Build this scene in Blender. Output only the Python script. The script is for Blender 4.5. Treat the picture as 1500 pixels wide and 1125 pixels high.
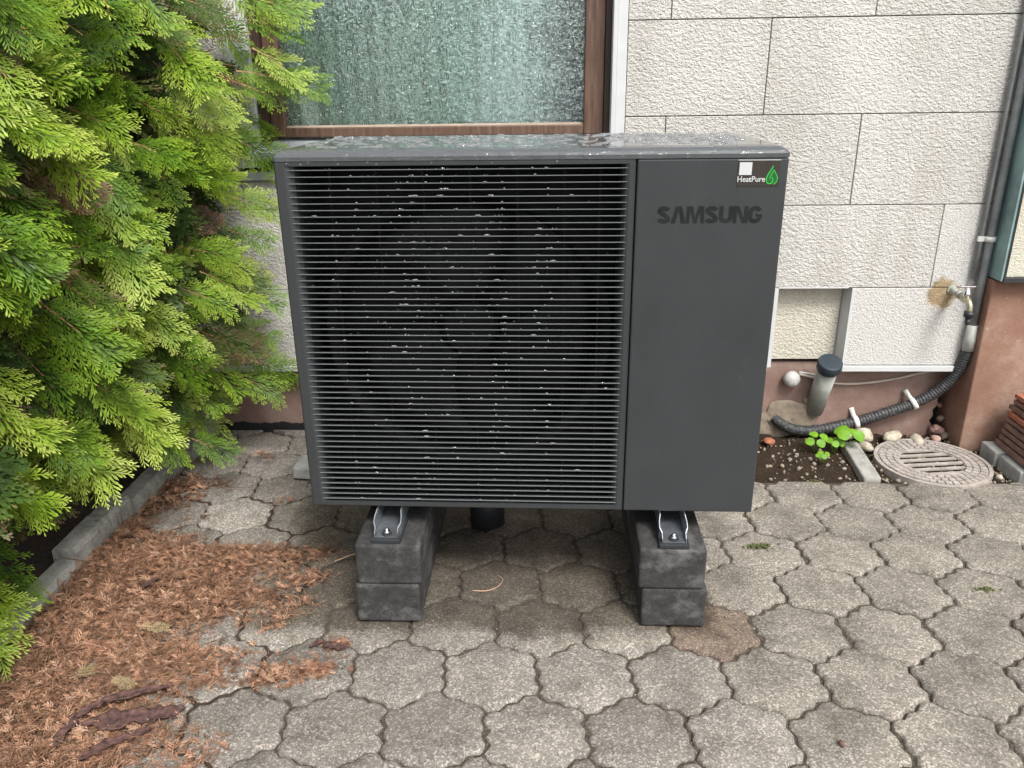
import bpy, bmesh, math, random
import numpy as np
from mathutils import Vector, Matrix, noise as mnoise

random.seed(7)
rng = np.random.default_rng(11)
for o in list(bpy.data.objects):
    bpy.data.objects.remove(o)
scene = bpy.context.scene
COL = scene.collection
R = math.radians

# ------------------------------------------------------------------ camera
cam_d = bpy.data.cameras.new('camera')
cam = bpy.data.objects.new('camera', cam_d)
COL.objects.link(cam)
CAM = Vector((0.6764, -2.0237, 1.4924))
yaw, pitch, roll = -0.0421, 0.3641, -0.0144
fw = Vector((math.sin(yaw) * math.cos(pitch), math.cos(yaw) * math.cos(pitch), -math.sin(pitch)))
rt = Vector((math.cos(yaw), -math.sin(yaw), 0))
up = rt.cross(fw)
r2 = math.cos(roll) * rt + math.sin(roll) * up
u2 = -math.sin(roll) * rt + math.cos(roll) * up
mw = Matrix((r2, u2, -fw)).transposed().to_4x4()
mw.translation = CAM
cam.matrix_world = mw
cam_d.sensor_width = 36.0
cam_d.lens = 1159.31 / 1500 * 36
cam_d.clip_start = 0.02
cam_d.clip_end = 500
scene.camera = cam

# ------------------------------------------------------------------ light
SUN_EL, SUN_AZ = 54.0, 152.0       # azimuth clockwise from +Y (the wall side)
world = bpy.data.worlds.new('World')
scene.world = world
world.use_nodes = True
wn, wl = world.node_tree.nodes, world.node_tree.links
wn.clear()
sky = wn.new('ShaderNodeTexSky')
sky.sky_type = 'NISHITA'
sky.sun_disc = False
sky.sun_elevation = R(SUN_EL)
sky.sun_rotation = R(SUN_AZ)
sky.air_density = 1.0
sky.dust_density = 4.0
sky.ozone_density = 1.0
hs = wn.new('ShaderNodeHueSaturation')      # cloud cover takes most of the blue out of the light
hs.inputs['Saturation'].default_value = 0.22
bg = wn.new('ShaderNodeBackground')
bg.inputs['Strength'].default_value = 0.10
wo = wn.new('ShaderNodeOutputWorld')
wl.new(sky.outputs[0], hs.inputs['Color'])
wl.new(hs.outputs[0], bg.inputs['Color'])
wl.new(bg.outputs[0], wo.inputs['Surface'])
sun_d = bpy.data.lights.new('sun', 'SUN')
sun_d.energy = 1.5
sun_d.angle = R(18)
sun_d.color = (1.0, 0.96, 0.9)
sun = bpy.data.objects.new('sun', sun_d)
COL.objects.link(sun)
ts = Vector((math.sin(R(SUN_AZ)) * math.cos(R(SUN_EL)), math.cos(R(SUN_AZ)) * math.cos(R(SUN_EL)), math.sin(R(SUN_EL))))
sun.rotation_euler = ts.to_track_quat('Z', 'Y').to_euler()
vs = scene.view_settings
vs.view_transform = 'Standard'
vs.look = 'None'
vs.exposure = 1.22
vs.gamma = 1.0
vs.use_curve_mapping = False

# ------------------------------------------------------------------ material helpers
class NT:
    def __init__(s, name):
        s.m = bpy.data.materials.new(name)
        s.m.use_nodes = True
        s.n, s.l = s.m.node_tree.nodes, s.m.node_tree.links
        s.b = s.n['Principled BSDF']
        s.out = s.n['Material Output']
        s._pos = None
    def pos(s):
        if s._pos is None:
            s._pos = s.n.new('ShaderNodeNewGeometry').outputs['Position']
        return s._pos
    def objco(s):
        return s.n.new('ShaderNodeTexCoord').outputs['Object']
    def put(s, sock, v):
        if hasattr(v, 'node'):
            s.l.new(v, sock)
        else:
            if isinstance(v, (tuple, list)) and len(v) == 3 and sock.type == 'RGBA':
                v = (*v, 1)
            sock.default_value = v
    def scale(s, vec, sc):
        n = s.n.new('ShaderNodeMapping')
        s.l.new(vec, n.inputs[0])
        n.inputs['Scale'].default_value = sc
        return n.outputs[0]
    def noise(s, scale, detail=3, rough=0.55, vec=None, dist=0, col=False):
        n = s.n.new('ShaderNodeTexNoise')
        s.l.new(vec if vec else s.pos(), n.inputs['Vector'])
        n.inputs['Scale'].default_value = scale
        n.inputs['Detail'].default_value = detail
        n.inputs['Roughness'].default_value = rough
        n.inputs['Distortion'].default_value = dist
        return n.outputs['Color' if col else 0]
    def voro(s, scale, vec=None, feature='F1', out='Distance'):
        n = s.n.new('ShaderNodeTexVoronoi')
        n.feature = feature
        s.l.new(vec if vec else s.pos(), n.inputs['Vector'])
        n.inputs['Scale'].default_value = scale
        return n.outputs[out]
    def ramp(s, f, stops):
        n = s.n.new('ShaderNodeValToRGB')
        s.l.new(f, n.inputs[0])
        e = n.color_ramp.elements
        while len(e) < len(stops):
            e.new(0.5)
        for k, (p, c) in enumerate(stops):
            e[k].position = p
            if not isinstance(c, (tuple, list)):
                c = (c, c, c)
            e[k].color = (*c, 1)
        return n.outputs[0]
    def mix(s, f, a, b, mode='MIX'):
        n = s.n.new('ShaderNodeMix')
        n.data_type = 'RGBA'
        n.blend_type = mode
        s.put(n.inputs[0], f)
        s.put(n.inputs[6], a)
        s.put(n.inputs[7], b)
        return n.outputs[2]
    def math(s, op, a, b=0.0, clamp=False):
        n = s.n.new('ShaderNodeMath')
        n.operation = op
        n.use_clamp = clamp
        s.put(n.inputs[0], a)
        s.put(n.inputs[1], b)
        return n.outputs[0]
    def bump(s, h, strength=1.0, dist=0.002, normal=None):
        n = s.n.new('ShaderNodeBump')
        n.inputs['Strength'].default_value = strength
        n.inputs['Distance'].default_value = dist
        s.l.new(h, n.inputs['Height'])
        if normal:
            s.l.new(normal, n.inputs['Normal'])
        s.l.new(n.outputs[0], s.b.inputs['Normal'])
        return n.outputs[0]
    def attr(s, name):
        n = s.n.new('ShaderNodeAttribute')
        n.attribute_name = name
        return n.outputs['Fac']
    def obinfo(s, out):
        return s.n.new('ShaderNodeObjectInfo').outputs[out]
    def set(s, **k):
        names = dict(color='Base Color', rough='Roughness', metal='Metallic', spec='Specular IOR Level',
                     trans='Transmission Weight', coat='Coat Weight', coatr='Coat Roughness', ior='IOR')
        for a, v in k.items():
            s.put(s.b.inputs[names[a]], v)
        return s

M = {}
def simple(name, color, rough=0.6, metal=0.0, var=0.12, vscale=14, bump=0.15, bscale=220, spec=0.5):
    t = NT(name)
    f = t.noise(vscale, 5, 0.62)
    lo = tuple(c * (1 - var) for c in color)
    hi = tuple(min(1, c * (1 + var)) for c in color)
    t.set(color=t.ramp(f, [(0.3, lo), (0.7, hi)]), metal=metal, spec=spec)
    t.set(rough=t.ramp(t.noise(vscale * 2.3, 4), [(0.3, max(0, rough - 0.08)), (0.7, min(1, rough + 0.08))]))
    if bump:
        t.bump(t.noise(bscale, 3), bump, 0.002)
    M[name] = t.m
    return t

# --- pavers: worn concrete with exposed aggregate
t = NT('paver_concrete')
fine = t.voro(240, out='Color')
sep = t.n.new('ShaderNodeSeparateColor'); t.l.new(fine, sep.inputs[0])
grain = t.ramp(sep.outputs[0], [(0.0, 0.58), (0.4, 0.90), (0.75, 1.07), (0.91, 1.75)])
blot = t.ramp(t.noise(6, 7, 0.72), [(0.30, (0.52, 0.50, 0.465)), (0.5, (1, 0.99, 0.965)), (0.75, (1.25, 1.23, 1.18))])
col = t.mix(1.0, grain, t.obinfo('Color'), 'MULTIPLY')
col = t.mix(1.0, col, blot, 'MULTIPLY')
gr2 = t.ramp(t.noise(520, 2), [(0.3, 0.7), (0.7, 1.25)])
col = t.mix(0.9, col, gr2, 'MULTIPLY')
alg = t.math('MULTIPLY', t.ramp(t.noise(5.5, 7, 0.7), [(0.48, 0), (0.64, 1)]), 0.34)      # algae film
col = t.mix(alg, col, (0.085, 0.077, 0.062))
lich = t.ramp(t.noise(16, 6, 0.75), [(0.66, 0), (0.73, 1)])                               # pale lichen
col = t.mix(t.math('MULTIPLY', lich, 0.4), col, (0.42, 0.42, 0.38))
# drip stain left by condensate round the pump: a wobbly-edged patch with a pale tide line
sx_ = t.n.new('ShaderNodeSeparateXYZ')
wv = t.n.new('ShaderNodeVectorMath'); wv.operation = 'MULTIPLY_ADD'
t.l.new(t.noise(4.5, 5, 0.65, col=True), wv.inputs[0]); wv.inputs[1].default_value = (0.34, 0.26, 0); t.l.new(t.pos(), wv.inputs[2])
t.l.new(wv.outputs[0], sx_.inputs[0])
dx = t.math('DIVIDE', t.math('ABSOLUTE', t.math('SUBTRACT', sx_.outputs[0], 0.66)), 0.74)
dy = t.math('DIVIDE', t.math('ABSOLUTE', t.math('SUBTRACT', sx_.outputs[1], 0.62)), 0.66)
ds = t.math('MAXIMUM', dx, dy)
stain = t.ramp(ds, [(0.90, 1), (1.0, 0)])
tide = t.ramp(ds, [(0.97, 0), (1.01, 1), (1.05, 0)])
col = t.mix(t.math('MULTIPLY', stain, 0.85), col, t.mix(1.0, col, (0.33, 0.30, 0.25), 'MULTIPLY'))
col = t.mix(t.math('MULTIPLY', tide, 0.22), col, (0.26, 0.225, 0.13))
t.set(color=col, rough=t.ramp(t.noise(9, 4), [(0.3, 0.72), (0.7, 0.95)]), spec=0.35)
h = t.math('ADD', t.math('MULTIPLY', t.noise(300, 3), 0.7), t.math('MULTIPLY', t.noise(45, 5, 0.7), 1.2))
t.bump(h, 0.75, 0.0035)
M['paver'] = t.m

t = NT('joint_soil')
c = t.ramp(t.noise(160, 5, 0.7), [(0.3, (0.025, 0.021, 0.016)), (0.52, (0.085, 0.072, 0.055)), (0.72, (0.22, 0.195, 0.155))])
moss = t.ramp(t.noise(11, 5, 0.7), [(0.6, 0), (0.7, 1)])
c = t.mix(t.math('MULTIPLY', moss, 0.5), c, (0.05, 0.07, 0.02))
t.set(color=c, rough=0.95, spec=0.2)
t.bump(t.noise(240, 4), 1.0, 0.006)
M['joint'] = t.m

t = NT('earth')
c = t.ramp(t.noise(60, 6, 0.7), [(0.3, (0.05, 0.045, 0.032)), (0.7, (0.18, 0.17, 0.13))])
t.set(color=c, rough=0.95)
M['earth'] = t.m

t = NT('garden_soil')
c = t.ramp(t.noise(140, 6, 0.75), [(0.3, (0.012, 0.008, 0.005)), (0.55, (0.05, 0.033, 0.021)), (0.78, (0.12, 0.085, 0.055))])
t.set(color=c, rough=0.95, spec=0.2)
t.bump(t.noise(170, 6, 0.7), 1.0, 0.012)
M['soil'] = t.m

# --- rough spray-render cladding
def render_mat(name, base, warm, dirt_shade=0.9, dist=0.0065, sc=140):
    t = NT(name)
    v = t.scale(t.pos(), (1.0, 1.0, 1.25))
    big = t.noise(2.2, 5, 0.6)
    c = t.mix(t.ramp(big, [(0.35, 0), (0.7, 1)]), base, warm)
    speck = t.ramp(t.noise(sc * 1.3, 3, 0.6, v), [(0.28, 0.62), (0.44, 1.0)])  # dark specks paint both dirt and the shade in the rough relief
    c = t.mix(dirt_shade, c, speck, 'MULTIPLY')
    streak = t.ramp(t.noise(9, 4, 0.6, t.scale(t.pos(), (1, 1, 0.12))), [(0.4, 0), (0.75, 1)])
    c = t.mix(t.math('MULTIPLY', streak, 0.34), c, (0.36, 0.33, 0.28))
    c = t.mix(1.0, c, t.ramp(t.obinfo('Random'), [(0, (0.93, 0.925, 0.91)), (1, (1.04, 1.035, 1.03))]), 'MULTIPLY')
    t.set(color=c, rough=0.9, spec=0.25)
    n1 = t.noise(sc, 3, 0.55, v, 0.2)
    n2 = t.ramp(t.noise(sc * 0.6, 3, 0.5, v, 0.3), [(0.34, 0), (0.66, 1)])
    t.bump(t.math('ADD', t.math('MULTIPLY', n1, 1.0), t.math('MULTIPLY', n2, 0.55)), 1.0, dist)
    M[name] = t.m
render_mat('cladding', (0.615, 0.607, 0.58), (0.535, 0.525, 0.498))
render_mat('cladding_cream', (0.64, 0.61, 0.53), (0.58, 0.55, 0.47), 0.45, 0.005)
render_mat('cladding_grit', (0.74, 0.73, 0.63), (0.60, 0.58, 0.48), 0.7, 0.004, 190)
t = NT('cladding_stained')          # lime and rust bloom round the tap outlet, a ring with its own outline
v = t.pos()
cn = t.n.new('ShaderNodeVectorMath'); cn.operation = 'DISTANCE'
wob = t.n.new('ShaderNodeVectorMath'); wob.operation = 'MULTIPLY_ADD'
t.l.new(t.noise(26, 4, 0.6, col=True), wob.inputs[0]); wob.inputs[1].default_value = (0.07, 0.0, 0.07); t.l.new(v, wob.inputs[2])
t.l.new(wob.outputs[0], cn.inputs[0]); cn.inputs[1].default_value = (2.355, 1.22, 0.69)
msk = t.ramp(cn.outputs['Value'], [(0.052, 1), (0.070, 0)])
base = t.mix(0.85, (0.58, 0.572, 0.548), t.ramp(t.noise(165, 3), [(0.28, 0.45), (0.46, 1)]), 'MULTIPLY')
stc = t.ramp(t.noise(40, 5), [(0.3, (0.22, 0.17, 0.11)), (0.7, (0.45, 0.34, 0.20))])
t.set(color=t.mix(msk, base, stc), rough=0.9, spec=0.25)
t.bump(t.noise(140, 3, 0.55, None, 0.2), 1.0, 0.0065)
M['cladding_stained'] = t.m

# --- painted plinth
t = NT('plinth_paint')
f = t.noise(4.5, 6, 0.68)
c = t.ramp(f, [(0.3, (0.19, 0.115, 0.093)), (0.5, (0.25, 0.165, 0.138)), (0.72, (0.36, 0.28, 0.24))])
wear = t.ramp(t.noise(60, 7, 0.8), [(0.66, 0), (0.72, 1)])
c = t.mix(t.math('MULTIPLY', wear, 0.6), c, (0.5, 0.43, 0.38))
t.set(color=c, rough=0.88, spec=0.3)
t.bump(t.noise(90, 6, 0.7), 0.6, 0.004)
M['plinth'] = t.m
t = NT('plinth_paint_brown')
f = t.noise(3.5, 6, 0.68)
c = t.ramp(f, [(0.3, (0.20, 0.105, 0.073)), (0.52, (0.265, 0.155, 0.112)), (0.7, (0.38, 0.28, 0.225))])
wear = t.ramp(t.noise(38, 7, 0.8), [(0.62, 0), (0.70, 1)])
c = t.mix(t.math('MULTIPLY', wear, 0.7), c, (0.55, 0.46, 0.38))
t.set(color=c, rough=0.85, spec=0.3)
t.bump(t.noise(70, 6, 0.7), 0.5, 0.004)
M['plinth_brown'] = t.m

simple('bitumen', (0.012, 0.013, 0.015), 0.6, var=0.5, vscale=30, bump=0.6, bscale=60)
simple('mortar', (0.25, 0.205, 0.155), 0.95, var=0.3, vscale=30, bump=1.0, bscale=110)
simple('white_alu', (0.55, 0.565, 0.57), 0.42, var=0.06, vscale=8, bump=0.03)
simple('grey_alu', (0.46, 0.50, 0.53), 0.38, 0.25, var=0.10, vscale=8, bump=0.03)
simple('dark_metal', (0.05, 0.052, 0.055), 0.5, 0.4, var=0.2)
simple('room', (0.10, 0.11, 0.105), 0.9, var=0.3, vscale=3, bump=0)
simple('curtain', (0.50, 0.62, 0.60), 0.9, var=0.2, vscale=5, bump=0)
simple('curtain_green', (0.40, 0.72, 0.48), 0.9, var=0.2, vscale=5, bump=0)
simple('curtain_pale', (0.90, 0.91, 0.93), 0.9, var=0.2, vscale=5, bump=0)

t = NT('brown_wood')
v = t.scale(t.pos(), (30, 30, 3))
vh = t.scale(t.pos(), (3, 30, 30))
g = t.noise(2.2, 6, 0.7, v)
c = t.ramp(g, [(0.3, (0.06, 0.034, 0.023)), (0.55, (0.12, 0.070, 0.047)), (0.75, (0.18, 0.115, 0.082))])
t.set(color=c, rough=0.48, spec=0.4)
t.bump(g, 0.25, 0.002)
M['wood'] = t.m
t = NT('dark_wood')
g = t.noise(2.2, 6, 0.7, t.scale(t.pos(), (30, 30, 3)))
t.set(color=t.ramp(g, [(0.3, (0.022, 0.012, 0.009)), (0.7, (0.06, 0.033, 0.024))]), rough=0.55)
t.bump(g, 0.25, 0.002)
M['wood_dark'] = t.m

t = NT('curtain_print')       # broad colour bands painting the greenery, sky and figure reflected in the pane
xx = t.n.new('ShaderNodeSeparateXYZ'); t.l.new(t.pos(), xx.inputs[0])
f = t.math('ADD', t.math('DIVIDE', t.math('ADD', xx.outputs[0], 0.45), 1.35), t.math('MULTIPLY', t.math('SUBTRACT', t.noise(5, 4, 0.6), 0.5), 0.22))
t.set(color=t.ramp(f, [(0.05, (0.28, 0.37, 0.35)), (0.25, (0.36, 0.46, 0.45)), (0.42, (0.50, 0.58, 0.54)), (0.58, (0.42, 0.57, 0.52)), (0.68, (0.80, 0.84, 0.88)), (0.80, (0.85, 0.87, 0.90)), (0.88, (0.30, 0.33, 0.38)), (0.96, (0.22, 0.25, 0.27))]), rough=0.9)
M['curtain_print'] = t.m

# --- woven-pattern obscure glass
t = NT('pattern_glass')
p = t.pos()
a = t.noise(1.0, 0, 0.5, t.scale(p, (38, 1, 210)))
b = t.noise(1.0, 0, 0.5, t.scale(p, (210, 1, 38)))
w = t.math('MAXIMUM', t.ramp(a, [(0.5, 0), (0.64, 1)]), t.ramp(b, [(0.5, 0), (0.64, 1)]))
w2 = t.math('ADD', w, t.math('MULTIPLY', t.noise(60, 3), 0.4))
nb = t.bump(w2, 1.0, 0.014)
gl = t.n.new('ShaderNodeBsdfGlossy'); gl.inputs['Roughness'].default_value = 0.10; gl.inputs['Color'].default_value = (0.95, 1.0, 0.98, 1); t.l.new(nb, gl.inputs['Normal'])
rf = t.n.new('ShaderNodeBsdfRefraction'); rf.inputs['IOR'].default_value = 1.35; rf.inputs['Roughness'].default_value = 0.06; rf.inputs['Color'].default_value = (0.86, 0.95, 0.92, 1); t.l.new(nb, rf.inputs['Normal'])
tp = t.n.new('ShaderNodeBsdfTransparent'); tp.inputs['Color'].default_value = (0.90, 0.97, 0.95, 1)
m1 = t.n.new('ShaderNodeMixShader'); m1.inputs[0].default_value = 0.68; t.l.new(tp.outputs[0], m1.inputs[1]); t.l.new(rf.outputs[0], m1.inputs[2])
m2 = t.n.new('ShaderNodeMixShader'); m2.inputs[0].default_value = 0.24; t.l.new(m1.outputs[0], m2.inputs[1]); t.l.new(gl.outputs[0], m2.inputs[2])
t.l.new(m2.outputs[0], t.out.inputs[0])
M['glass'] = t.m

# --- heat pump
def coat(name, col, rough, bstr=0.12):
    t = NT(name)
    smear = t.ramp(t.noise(5.5, 6, 0.7, t.scale(t.pos(), (1, 1, 0.5))), [(0.35, 0), (0.75, 1)])
    t.set(color=t.mix(t.math('MULTIPLY', smear, 0.35), col, tuple(c * 1.5 + 0.004 for c in col)), spec=0.45,
          rough=t.ramp(t.noise(3.5, 5, 0.65), [(0.3, rough - 0.06), (0.7, rough + 0.14)]))
    dustf = t.math('MULTIPLY', t.ramp(t.noise(30, 7, 0.8, t.scale(t.pos(), (1, 1, 0.35))), [(0.60, 0), (0.78, 1)]), 0.10)
    base_ = t.b.inputs['Base Color'].links[0].from_socket
    t.set(color=t.mix(dustf, base_, (0.30, 0.30, 0.29)))
    t.bump(t.math('ADD', t.math('MULTIPLY', t.noise(900, 2), 0.1), t.noise(2.4, 2)), bstr * 2, 0.004)
    M[name] = t.m
coat('pump_grey', (0.034, 0.037, 0.040), 0.32)
coat('pump_louver', (0.030, 0.032, 0.034), 0.34)
coat('pump_wet_edge', (0.105, 0.115, 0.118), 0.2)  # lighter tone paints the sky glint along the wet louvre tips
t = NT('pump_lid_wet')
puddle = t.ramp(t.noise(34, 3, 0.55, t.scale(t.pos(), (0.65, 1.2, 1)), 0.5), [(0.47, 0), (0.53, 1)])
t.set(color=(0.072, 0.078, 0.084), rough=t.ramp(puddle, [(0, 0.24), (1, 0.08)]), spec=0.6, coat=0.5, coatr=0.08)  # base lighter than the casing paint, adding the pale sky sheen to the colour
t.bump(t.math('ADD', puddle, t.noise(70, 2, 0.5, t.scale(t.pos(), (0.5, 1.2, 1)))), 0.5, 0.0011)
M['lid'] = t.m
simple('pump_black', (0.0018, 0.002, 0.0024), 0.7, var=0.3, bump=0.05)
simple('fan_black', (0.0015, 0.0017, 0.002), 0.7, var=0.3, bump=0.05)
simple('logo', (0.006, 0.008, 0.0095), 0.4, var=0.1, bump=0)
simple('sticker_dark', (0.035, 0.03, 0.026), 0.3, var=0.1, bump=0)
simple('sticker_white', (0.52, 0.54, 0.54), 0.4, var=0.04, bump=0)
simple('sticker_green', (0.04, 0.42, 0.07), 0.4, var=0.05, bump=0)
simple('sticker_deep_green', (0.008, 0.11, 0.015), 0.4, var=0.05, bump=0)
simple('galvanised', (0.30, 0.33, 0.36), 0.42, 0.8, var=0.25, vscale=30, bump=0.08, bscale=120)
simple('bolt_steel', (0.7, 0.72, 0.74), 0.22, 1.0, var=0.1, bump=0)
simple('rubber', (0.02, 0.023, 0.026), 0.7, var=0.2, bump=0.3)
t = NT('water')
t.set(color=(0.96, 0.98, 1), rough=0.03, trans=0.88, ior=1.33, spec=0.8)  # slightly white body paints in the bright sky glints of the drops
M['water'] = t.m

t = NT('block_rubber_concrete')
f = t.noise(30, 7, 0.75)
c = t.ramp(f, [(0.32, (0.024, 0.0235, 0.0235)), (0.55, (0.046, 0.0455, 0.0455)), (0.78, (0.085, 0.085, 0.085))])
sp = t.ramp(t.noise(480, 2), [(0.62, 0), (0.75, 1)])
c = t.mix(t.math('MULTIPLY', sp, 0.4), c, (0.22, 0.22, 0.22))
dust = t.math('MULTIPLY', t.ramp(t.noise(11, 5, 0.7, t.scale(t.pos(), (1.0, 0.45, 1.2))), [(0.52, 0), (0.70, 1)]), 0.6)
c = t.mix(dust, c, (0.19, 0.19, 0.188))
t.set(color=c, rough=0.85, spec=0.3)
t.bump(t.math('ADD', t.noise(380, 4, 0.7), t.ramp(t.voro(160), [(0.05, 0), (0.25, 1)])), 0.8, 0.0025)
M['block'] = t.m

# --- garden bits
t = NT('kerb_concrete')
c = t.ramp(t.noise(9, 7, 0.72), [(0.3, (0.20, 0.196, 0.18)), (0.5, (0.36, 0.352, 0.325)), (0.72, (0.48, 0.47, 0.44))])
c = t.mix(0.85, c, t.ramp(t.noise(330, 3, 0.7), [(0.3, 0.55), (0.7, 1.4)]), 'MULTIPLY')
c = t.mix(t.math('MULTIPLY', t.ramp(t.noise(14, 6, 0.75), [(0.58, 0), (0.70, 1)]), 0.4), c, (0.10, 0.10, 0.075))
t.set(color=c, rough=0.95, spec=0.2)
t.bump(t.math('ADD', t.noise(180, 4, 0.7), t.math('MULTIPLY', t.noise(28, 5, 0.7), 2.0)), 0.9, 0.005)
M['kerb_concrete'] = t.m
simple('slab_concrete', (0.33, 0.335, 0.32), 0.92, var=0.25, vscale=20, bump=0.7, bscale=120)
simple('pebble', (0.40, 0.355, 0.28), 0.85, var=0.4, vscale=45, bump=0.5, bscale=90)
simple('pebble_pink', (0.42, 0.27, 0.23), 0.7, var=0.25, vscale=40, bump=0.3, bscale=90)
simple('terracotta', (0.33, 0.125, 0.07), 0.85, var=0.3, vscale=22, bump=0.6, bscale=130)
simple('old_tile', (0.19, 0.115, 0.09), 0.9, var=0.4, vscale=26, bump=0.8, bscale=120)
simple('manhole_cast', (0.33, 0.295, 0.265), 0.9, var=0.28, vscale=22, bump=0.8, bscale=140)
simple('slot_dark', (0.03, 0.028, 0.026), 0.9, var=0.6, vscale=70, bump=0.6)
simple('pvc_grey', (0.38, 0.39, 0.36), 0.6, var=0.25, vscale=18, bump=0.2)
simple('pipe_grey', (0.19, 0.20, 0.205), 0.45, 0.2, var=0.3, vscale=12, bump=0.15)
simple('cap_blue', (0.022, 0.034, 0.045), 0.45, var=0.12, bump=0.1)
simple('plastic_pale', (0.48, 0.48, 0.46), 0.5, var=0.15, vscale=30, bump=0.1)
simple('cable_beige', (0.46, 0.41, 0.33), 0.6, var=0.15, bump=0.1)
simple('clip_white', (0.66, 0.66, 0.63), 0.5, var=0.1, bump=0.1)
simple('brass_old', (0.42, 0.40, 0.29), 0.38, 0.75, var=0.3, vscale=45, bump=0.25)
simple('galv_pipe', (0.45, 0.46, 0.42), 0.55, 0.4, var=0.3, vscale=60, bump=0.4)
simple('chrome', (0.75, 0.75, 0.77), 0.15, 1.0, var=0.08, bump=0)
simple('black_plastic', (0.022, 0.024, 0.027), 0.45, var=0.2, bump=0.1)
simple('patina', (0.22, 0.33, 0.33), 0.55, 0.2, var=0.35, vscale=7, bump=0.15)
t = NT('hose_black')
f = t.ramp(t.noise(110, 6, 0.78), [(0.53, 0), (0.66, 1)])
t.set(color=t.mix(t.math('MULTIPLY', f, 0.6), (0.028, 0.030, 0.033), (0.30, 0.30, 0.29)), rough=0.55)
M['hose'] = t.m

# --- foliage
def leaf_mat(name, stops, trans=0.3):
    t = NT(name)
    r_ = t.math('FRACT', t.math('ADD', t.attr('rnd'), t.obinfo('Random')))
    tone = t.math('ADD', t.math('MULTIPLY', r_, 0.45), t.math('MULTIPLY', t.attr('tone'), 0.55))
    c = t.ramp(tone, stops)
    c = t.mix(0.6, c, t.ramp(t.noise(26, 3), [(0.3, 0.7), (0.7, 1.25)]), 'MULTIPLY')
    t.set(color=c, rough=0.5, spec=0.35)
    tr = t.n.new('ShaderNodeBsdfTranslucent')
    t.l.new(c, tr.inputs[0])
    ms = t.n.new('ShaderNodeMixShader')
    ms.inputs[0].default_value = trans
    t.l.new(t.b.outputs[0], ms.inputs[1]); t.l.new(tr.outputs[0], ms.inputs[2])
    t.l.new(ms.outputs[0], t.out.inputs[0])
    M[name] = t.m
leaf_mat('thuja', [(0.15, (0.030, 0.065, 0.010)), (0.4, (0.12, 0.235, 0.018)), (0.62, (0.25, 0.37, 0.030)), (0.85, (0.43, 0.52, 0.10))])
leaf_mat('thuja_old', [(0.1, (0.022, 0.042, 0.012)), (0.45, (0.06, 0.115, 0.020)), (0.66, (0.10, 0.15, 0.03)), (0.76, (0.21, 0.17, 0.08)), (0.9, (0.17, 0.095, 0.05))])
leaf_mat('litter', [(0.08, (0.05, 0.034, 0.025)), (0.25, (0.14, 0.085, 0.055)), (0.42, (0.26, 0.142, 0.088)), (0.6, (0.41, 0.225, 0.14)), (0.8, (0.46, 0.33, 0.22))], 0.1)
leaf_mat('litter_pale', [(0.1, (0.30, 0.23, 0.12)), (0.9, (0.46, 0.38, 0.22))], 0.1)
leaf_mat('litter_red', [(0.1, (0.17, 0.075, 0.045)), (0.9, (0.34, 0.17, 0.11))], 0.1)
leaf_mat('clover', [(0.1, (0.15, 0.34, 0.02)), (0.9, (0.26, 0.48, 0.04))], 0.3)
leaf_mat('moss', [(0.1, (0.05, 0.065, 0.02)), (0.9, (0.13, 0.15, 0.05))], 0.1)
simple('stem', (0.30, 0.17, 0.075), 0.75, var=0.3, vscale=40, bump=0)
simple('bark', (0.145, 0.085, 0.055), 0.9, var=0.4, vscale=30, bump=0.8, bscale=90)
simple('bark_red', (0.085, 0.043, 0.037), 0.85, var=0.8, vscale=70, bump=1.0, bscale=160)
simple('humus', (0.038, 0.023, 0.016), 0.95, var=0.6, vscale=60, bump=1.0, bscale=90)
simple('grit', (0.25, 0.21, 0.16), 0.9, var=0.6, vscale=120, bump=0)
simple('bead', (0.30, 0.235, 0.185), 0.6, var=0.2, bump=0)
simple('twig_pale', (0.50, 0.33, 0.22), 0.8, var=0.2, bump=0)

# ------------------------------------------------------------------ object helpers
def tag(o, label=None, cat=None, group=None, kind=None):
    if label: o['label'] = label
    if cat: o['category'] = cat
    if group: o['group'] = group
    if kind: o['kind'] = kind
    return o
def empty(name, loc=(0, 0, 0), rz=0.0, parent=None):
    o = bpy.data.objects.new(name, None)
    COL.objects.link(o)
    o.location = loc
    o.rotation_euler = (0, 0, rz)
    o.empty_display_size = 0.05
    if parent: o.parent = parent
    return o
def link(name, me, parent=None, loc=None):
    o = bpy.data.objects.new(name, me)
    COL.objects.link(o)
    if parent: o.parent = parent
    if loc: o.location = loc
    return o

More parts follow.
